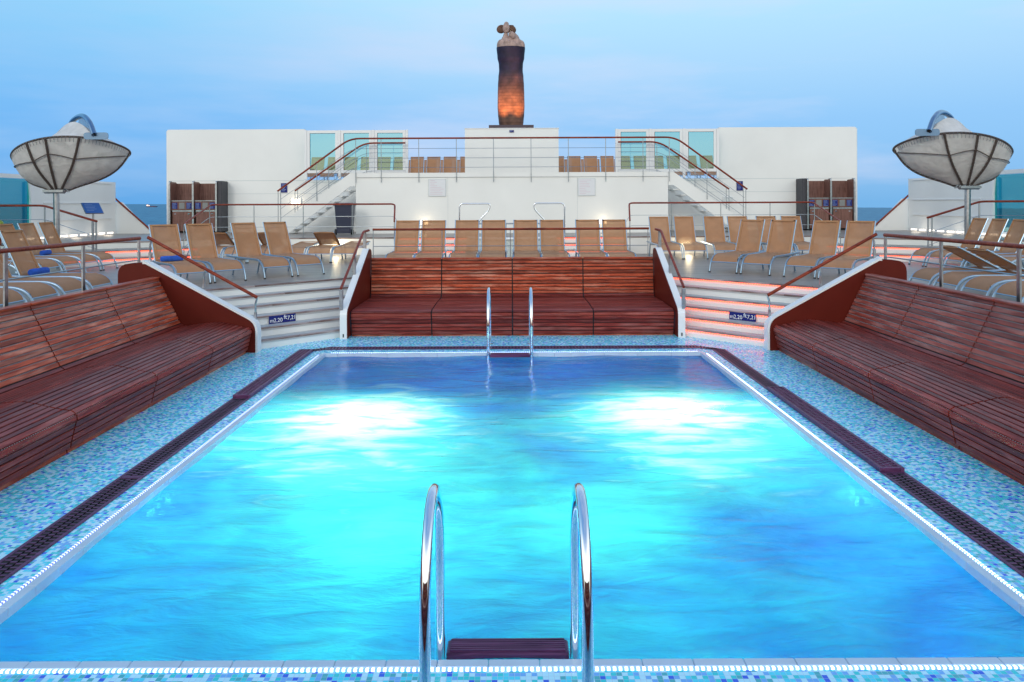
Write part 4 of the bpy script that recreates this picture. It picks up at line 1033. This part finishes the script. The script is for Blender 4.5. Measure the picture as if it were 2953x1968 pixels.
for i in range(5):
    lounger('raised', -9.9, 19.2-.78*i, Z1, PI/2, '%s tan lounger from the back in the far left sideways row' % ORD[i], LGR)
    lounger('raised', 10.0, 19.3-.78*i, Z1, -PI/2, '%s tan lounger from the back in the far right sideways row' % ORD[i], LGR)
for i in range(4):
    lounger('raised', -6.85, 13.15-.80*i, Z1, PI/2, '%s tan lounger from the back behind the left bench%s' % (ORD[i], ', holding a blue towel' if i == 0 else ''), LGR)
    lounger('forward' if i < 2 else 'flat', 7.0, 13.5-.80*i, Z1, -PI/2, '%s tan lounger from the back behind the right bench, %s' % (ORD[i], 'back folded forward' if i < 2 else 'lying flat'), LGR)
for sx in (-1, 1):
    for i in range(10):
        lounger('raised', (2.0+.735*i+(.03 if sx > 0 else 0))*sx, 33.1, Z3, 0, '%s upper deck lounger outward from the statue pedestal on the %s' % (ORD[i], SIDE[sx]), 'loungers on the upper sun deck')
for sx in (-1, 1):
    for i in range(6):
        lounger('raised', (1.68+.735*i)*sx, 35.6, Z3, 0, '%s lounger outward in the second upper deck row on the %s' % (ORD[i], SIDE[sx]), 'loungers on the upper sun deck')
# rolled towels
def towel(x, y, z, rot, L, label):
    t = thing('rolled_towel', label, 'towel', (x,y,z), rot, 'blue rolled towels on loungers')
    s = MB(); n = 22; pts = []; 
    s.tube([(-L/2,0,.062),(-L/2+.015,0,.062),(-L/4,0,.064),(0,0,.061),(L/4,0,.064),(L/2-.012,0,.062),(L/2,0,.062)], .06, n, rs=[.045,.057,.060,.058,.061,.057,.047])
    s.build('roll', 'towel', t, True)
    q = MB()
    for e in (-1, 1):
        q.tube([(e*(L/2+.001), .012*k/4*math.cos(k*.8)*1.0, .062+.012*k/4*math.sin(k*.8)) for k in range(1,14)], .004, 5)
    q.tube([(-L/2+.01,-.05,.03),(L/2-.01,-.048,.032)], .006, 6); q.build('fold', 'towel', t, True)
    return t
def on(x, y, a, q): return (x-math.sin(a)*q, y+math.cos(a)*q)
p = on(-6.27,15.35,R(44),1.15); towel(p[0], p[1], Z1+.405, R(44), .44, 'rolled blue towel on the lounger nearest the left bench panel')
p = on(-9.9,19.2-.78,PI/2,1.13); towel(p[0], p[1], Z1+.405, R(90)+.15, .42, 'rolled blue towel on a lounger in the far left sideways row')
p = on(-6.85,13.15,PI/2,1.14); towel(p[0], p[1], Z1+.405, R(90), .46, 'rolled blue towel on the lounger just behind the left bench')

# ------------------------------------------------------------------ statue on its pedestal
pd = thing('statue_pedestal', 'plain white pedestal block under the tall statue', 'pedestal', (0,29.5,Z3))
MB().box(-1.775,1.775,0,2.2,0,1.90).build('block', 'white', pd)
MB().box(-1.79,1.79,-.015,2.215,1.902,1.93).build('cap', 'white2', pd)
sp_ = MB().box(-.085,.085,-.022,-.002,1.76,1.85).build('sign_plate', 'sign', pd)
MB().box(-.07,.03,-.0245,-.0225,1.82,1.83).box(-.07,-.01,-.0245,-.0225,1.80,1.808).build('lettering', 'inkblue', sp_)
st = thing('statue', 'tall wrapped figure of an embracing couple, robe lit orange from below', 'statue', (-.02,30.6,5.37))
MB().box(-.86,.87,-.6,.6,0,.155).build('plinth', 'plinth', st)
prof = [(0,.464),(.2,.490),(.46,.515),(.78,.530),(1.27,.523),(1.6,.513),(1.93,.494),(2.2,.465),(2.42,.474),(2.71,.53),(3.09,.562)]
n = 40; s = MB(); rows = []
for i in range(60):
    z = 3.09*i/59
    for (za, ra), (zb, rb_) in zip(prof[:-1], prof[1:]):
        if za <= z <= zb+1e-6:
            k = (z-za)/(zb-za); k = k*k*(3-2*k); r = ra+(rb_-ra)*k; break
    rows.append((r, z))
s.lathe(rows, 0, 0, n, 1, .72)
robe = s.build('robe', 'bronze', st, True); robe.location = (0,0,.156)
# upper bodies: overlapping masses fused to one surface
z0 = .156+3.09
s = MB()
def E(x, z, rx, rz, ry=None, y=0, tilt=0): s.ell((x, y, z0+z), (rx, ry or rx, rz), Matrix.Rotation(R(tilt), 3, 'Y'))
E(0,-.02,.545,.30,.34); E(-.40,.06,.155,.27,.18); E(.42,.05,.14,.24,.16); E(-.14,.16,.36,.24,.24); E(.16,.14,.34,.24,.22)
E(-.12,.16,.22,.22,.22,-.08); E(.05,.10,.20,.18,.20,-.12); E(-.20,.34,.16,.15,.15,0)
E(.18,.38,.15,.22,.12,.02,-35); E(-.21,.42,.105,.22,.10,0,8)          # long neck
E(-.18,.76,.15,.21,.15,-.04,3)        # head leaning back
E(-.17,.92,.10,.11,.11,0)
s.ell((-.18,-.16,z0+.74), (.022,.05,.06)); s.ell((-.18,-.13,z0+.60), (.05,.04,.03)); s.ell((-.22,-.12,z0+.82), (.035,.03,.02)); s.ell((-.14,-.12,z0+.82), (.035,.03,.02))
E(.05,.45,.14,.18,.14,-.14,-28)       # second head resting on the shoulder
s.ell((.01,-.25,z0+.44), (.02,.035,.04)); E(.12,.28,.12,.14,.12,-.05,-20); E(.20,.34,.10,.16,.12,0,-35)
up = s.build('figures', 'carved', st, True)
md = up.modifiers.new('fuse', 'REMESH'); md.mode = 'VOXEL'; md.voxel_size = .022; md.use_smooth_shade = True
md2 = up.modifiers.new('soft', 'SMOOTH'); md2.iterations = 4
random.seed(5)
s = MB(); RY = lambda d: Matrix.Rotation(R(d), 3, 'Y')
s.ell((-.37,.03,z0+.74), (.19,.11,.17), RY(-20)); s.ell((.01,.04,z0+.73), (.21,.11,.17), RY(25)); s.ell((-.18,.10,z0+.82), (.20,.10,.12))
for k in range(44):
    e = -1 if k % 2 else 1; a = R(random.uniform(-40, 35)); cxx = -.24 if e < 0 else -.12
    p0 = Vector((cxx, random.uniform(-.05,.03), z0+.80)); L = random.uniform(.20,.27) if e < 0 else random.uniform(.24,.31)
    d = Vector((e*math.cos(a), 0, math.sin(a)*.75-.12))
    s.tube(fillet([p0, p0+d*L*.55+Vector((0,-.03,.03)), p0+d*L+Vector((0,.0,-.02))], .1, 3), .02, 6)
s.build('hair', 'hair', up, True)
s = MB()
for k in range(16):
    o_ = random.uniform(-.05,.05); d = random.uniform(-.05,.06)
    s.tube(fillet([(.10+o_,.02+d,z0+.60),(.26+o_,-.02+d,z0+.40),(.33+o_,-.04+d,z0+.20),(.28+o_,-.10+d,z0+.02)], .12, 3), .028, 6)
s.build('hair', 'carved', up, True)
for x in (-.62, .62):
    fl = thing('floodlight', 'small floodlight at the %s foot of the statue' % ('left' if x < 0 else 'right'), 'floodlight', (x,29.75,5.36+.001), 0, 'floodlights at the statue')
    MB().cbox(-.06,.06,-.05,.05,0,.05,.01).build('housing', 'rubber', fl)
    l = lamp('SPOT', (0,0,.07), 470, (1,.38,.12), fl, .05, spot_size=R(78), spot_blend=.8)
    tgt = Vector((-.02+x*.35, 30.30, 7.2)); dvec = tgt - Vector((x,29.75,5.43)); l.rotation_euler = dvec.to_track_quat('-Z','Y').to_euler()
l = lamp('SPOT', (0,0,.07), 1500, (1,.50,.22), fl, .05, spot_size=R(12), spot_blend=.8)
dvec = Vector((-.15,30.5,9.2)) - Vector((.62,29.75,5.43)); l.rotation_euler = dvec.to_track_quat('-Z','Y').to_euler()

# ------------------------------------------------------------------ canopies
def canopy(sx):
    t = thing('shade_canopy', 'large off white laced shade canopy on a steel pole at the %s' % SIDE[sx], 'shade canopy', (11.70*sx,20,Z1), 0, 'shade canopies on steel poles')
    H = 2.84-Z1
    MB().tube([(0,0,0),(.012*(-sx),0,H*.5),(0,0,H)], .072, 16).build('pole', 'steel', t, True)
    MB().lathe([(.14,0),(.14,.02),(.08,.03)], 0, 0).build('base_plate', 'steel', t, True)
    MB().tube([(-.28,-.06,H+.05),(-.24,-.06,H),(.24,-.06,H),(.28,-.06,H+.05)], .04, 8).box(-.26,.26,-.16,.16,H,H+.06).build('hub', 'steel', t, True)
    hub = Vector((.03*(-sx), 0, H+.05))
    # rim: saddle shaped ring; c=+1 towards the middle of the ship
    def rim(a):
        ca, sa = math.cos(a), math.sin(a)     # a=0 centre-line end, a=PI outer end, a=-PI/2 towards camera
        X = (.40 + 1.44*ca)
        front = max(0, -sa); back = max(0, sa)
        Y = .92*sa
        Zr = 2.86 + .15*ca - .26*sa + .13*sa*sa*(1 if sa < 0 else .6)
        return Vector((X*(-sx), Y, Zr))
    def under(a, q):
        r_ = rim(a); out = Vector((r_.x-hub.x, r_.y, 0))
        p = (hub + Vector((out.x*.14, out.y*.08, 0))).lerp(r_, q); f = math.sin(PI*q**1.35)
        p.z -= .17*f*(.55+.45*abs(math.cos(a))); p += out*(.085*f*abs(math.cos(a))); return p
    N = 48
    g = [[under(2*PI*j/N, .04+.96*i/10) for j in range(N+1)] for i in range(11)]
    MB().sheet(g, .01).build('lower_canvas', 'canvas', t, True)
    pk0, pk1 = Vector((-.30*(-sx), .55, 3.50)), Vector((1.25*(-sx), -.66, 3.40))
    def ca_(a): return .3 - 1.0*abs(math.sin(a))
    def topc(a, q):
        r_ = rim(a); w = .5-.5*math.sin(a)
        pk = pk0.lerp(pk1, w); pk.z += .27*math.sin(PI*w)
        p = r_.lerp(pk, q); p.z += .05*math.sin(PI*q)*ca_(a); return p
    g = [[topc(-2*PI*j/N, i/8) for j in range(N+1)] for i in range(9)]
    MB().sheet(g, .01).build('upper_canvas', 'canvas', t, True)
    MB().tube([rim(2*PI*j/64) for j in range(65)], .026, 8, caps=False).build('rim_tube', 'rimdark', t, True)
    for k, a in enumerate([PI*.04, -PI*.348, -PI*.525, -PI*.645, -PI*1.04, PI*.30, PI*.70]):
        rib = MB().tube([under(a, .03+.97*i/14)+Vector((0,-.022 if a < 0 else .022,-.014)) for i in range(15)], .030, 8).build('rib', 'rimdark', t, True)
        s = MB()
        for i in range(2, 28):
            p = under(a, i/28)+Vector((0,-.03,-.015)); d = Vector((.045,0,.02)) if i % 2 else Vector((-.045,0,-.01))
            s.tube([p-d*.2, p+d], .0045, 5)
        s.build('lacing', 'wire', rib)
    s = MB()
    for j in range(0, 96):
        a = 2*PI*j/96; p = rim(a); q = topc(a, .07)+Vector((0,-.01,.0)); u = under(a, .93)+Vector((0,-.012,0)); s.tube([q, p+Vector((0,-.03*(1 if math.sin(a) < 0 else -1),.0)), u], .005, 5)
    s.build('lacing', 'wire', t)
    # spreader rods between the ribs
    aa = [PI*.02, -PI*.348, -PI*.525, -PI*.645, -PI*1.02]
    s = MB()
    lev = [.93,.70,.78,.72,.92]
    for i in range(4):
        s.tube([under(aa[i]+(aa[i+1]-aa[i])*k/6, lev[i]+(lev[i+1]-lev[i])*k/6)+Vector((0,-.035,-.03)) for k in range(7)], .013, 6)
    s.build('spreader_rod', 'rimdark', t, True)
    # steel arch over the top
    f = Vector((1.52*(-sx), -1.0, 3.30)); 
    arc = [f, Vector((1.32*(-sx), -.80, 3.60)), Vector((.98*(-sx), -.42, 3.82)), Vector((.62*(-sx), -.02, 3.88)), Vector((.20*(-sx), .40, 3.80)), Vector((-.08*(-sx),.72,3.62)), Vector((-.2*(-sx),.95,3.3))]
    ar = MB().tube(fillet(arc, .3, 6), .065, 14).build('arch', 'archsteel', t, True)
    MB().tube([arc[0]+Vector((0,-.004,-.006)), arc[0]+Vector((.001,-.002,-.003))], .050, 14).build('pipe_mouth', 'dark', ar)
    P = rnd([(-.30,-.09),(-.30,.08),(.30,.08),(.30,-.09)], .08)
    pl = MB().prism(P, -.012, .012, 'y').build('arch_plate', 'plate', t); pl.location = f+Vector((.02*(-sx),.045,-.02)); 
    s = MB()
    for i in range(14):
        a = i/13; p = Vector(arc[1]).lerp(arc[3], a) ; s.tube([p+Vector((0,0,-.02)), p+Vector((.05*sx,.05,-.20))], .006, 5)
    s.build('lacing', 'wire', t)
    return t
M['rimdark'] = simple('dark bronze tube', (0.10, 0.075, 0.065), 0.4, 0.4)
M['plate'] = simple('blue grey steel plate', (0.17, 0.28, 0.42), 0.45, 0.3)
M['archsteel'] = simple('satin steel arch', (0.24, 0.34, 0.46), 0.22, 1.0, var=.15, vscale=5)
canopy(-1); canopy(1)

# ------------------------------------------------------------------ side bulwarks
for sx in (-1, 1):
    t = thing('bulwark', 'white side bulwark with tall teal window at the %s edge of the deck' % SIDE[sx], 'bulwark')
    X = 14.5
    def bx(s, x0, x1, *a): return s.box(*sorted((x0*sx, x1*sx)), *a)
    bx(MB(), X, X+.12, 23.55, 28.5, Z2, 3.34).build('wall', 'white', t)
    s = MB()
    for z in (2.02, 2.56, 3.26): bx(s, X-.03, X-.001, 24.1, 28.2, z, z+.035)
    s.build('ridge', 'white2', t)
    s = MB(); bx(s, X-.06, X+.06, 23.40, 23.55, Z2, 3.42); bx(s, X-.06, X+.06, 15, 23.39, 3.30, 3.42); bx(s, X-.06, X+.06, 15, 23.39, Z2-.6, 1.60)
    for y in (20.4, 17.4): bx(s, X-.06, X+.06, y, y+.12, 1.605, 3.295)
    fr = s.build('window_frame', 'white2', t)
    bx(MB(), X-.01, X+.01, 15.02, 23.38, 1.61, 3.29).build('pane', 'glassblue', fr)
    g = MB().prism([(23.30,3.35),(23.56,3.35),(24.25,Z2),(23.56,Z2)], *sorted(((X-.05)*sx,(X-.004)*sx)), 'x').build('gusset', 'white', t)
    s = MB(); bx(s, X-.10, X-.035, 22.2, 28.3, Z2+.002, Z2+.10); s.build('base_trunking', 'white2', t)
    s = MB()
    for k in range(10): bx(s, X-.106, X-.101, 22.5+.58*k, 22.9+.58*k, Z2+.03, Z2+.08)
    s.build('base_light', 'scup', t)
    for k in range(3): lamp('POINT', ((X-.35)*sx, 23.3+2.0*k, Z2+.12), 2.5, (1,.86,.66), t, .15)
    # sloping wing and handrail where the outer stair goes down
    w = thing('stair_wing', 'white sloping stair side with wooden rail over the sea at the %s' % SIDE[sx], 'stair side', (0,0,0), 0, 'sloping stair sides')
    P = [((14.62)*sx,Z2-.9),((14.62)*sx,2.62),(14.35*sx,2.62),(13.25*sx,Z2+.02),(13.0*sx,Z2-.9)]
    MB().prism(P if sx < 0 else P[::-1], 28.62, 28.70, 'y').build('side_plate', 'white', w)
    MB().tube([(14.66*sx,28.62,2.82),(13.18*sx,28.62,1.50)], .034, 8).build('handrail', 'rail', w, True)
    s = MB()
    for k in range(3):
        a = .2+.3*k; x = 14.66-1.48*a; z = 2.82-1.32*a; s.tube([(x*sx,28.63,z),((x+.04)*sx,28.66,z-.22)], .02, 6)
    s.build('bracket', 'white2', w)
# info sign on a post (left only)
t = thing('lectern_sign', 'tilted blue information sign on a steel post by the left canopy', 'sign', (-11.05,20.55,Z1))
MB().tube([(0,0,0),(0,0,1.38)], .026, 10).build('post', 'steel', t, True)
b_ = MB().box(-.23,.23,-.20,.20,-.012,.012).build('board', 'steel', t); b_.location = (-.02,0,1.50); b_.rotation_euler = (R(44),0,R(52))
f_ = MB().box(-.22,.22,-.19,.19,.0125,.015).build('board_face', 'signblue', b_)
s = MB()
for k in range(5): s.box(-.17, -.17+random.uniform(.12,.30), .12-.055*k, .128-.055*k, .0155, .017)
s.build('lettering', 'inkblue', f_)
# bench with cushion at the left margin
t = thing('side_table', 'low dark wooden table at the left deck margin', 'side table', (-14.0,20.9,Z2))
MB().cbox(-.45,.45,-.25,.25,.42,.47,.01).build('table_top', 'rail', t)
for x in (-.4,.4):
    for y in (-.2,.2): MB().box(x-.02,x+.02,y-.02,y+.02,0,.42).build('leg', 'rail', t)
t = thing('cushion', 'round lime green patterned cushion on the dark table', 'cushion', (-13.95,20.9,Z2+.47))
MB().ell((0,0,.11), (.28,.2,.11)).build('pad', 'lime', t, True)

# ------------------------------------------------------------------ ship far out
t = thing('cargo_ship', 'tiny distant cargo ship with lights on the horizon', 'ship', (-1850,4000,-6.5))
P = [(-26,2),(-24,-6),(22,-6),(30,3),(20,2.5)]
MB().prism(P, -4, 4, 'y').build('hull', simple('ship hull', (.05,.03,.07), .7), t)
MB().box(-24,-14,-4,4,2.5,11).box(-22,-17,-3,3,11,13).build('superstructure', simple('ship house', (.55,.5,.5), .7), t)
MB().box(-24.5,-16,-4.3,-4.1,6,9).box(-12,-9,-4.3,-4.1,5,8).build('deck_lights', simple('ship lights', (1,.8,.6), .5, emit=(1,.55,.38), estr=2.5), t)
MB().box(-9,18,-3,3,2.6,4.5).build('cargo', simple('ship cargo', (.2,.13,.16), .7), t)
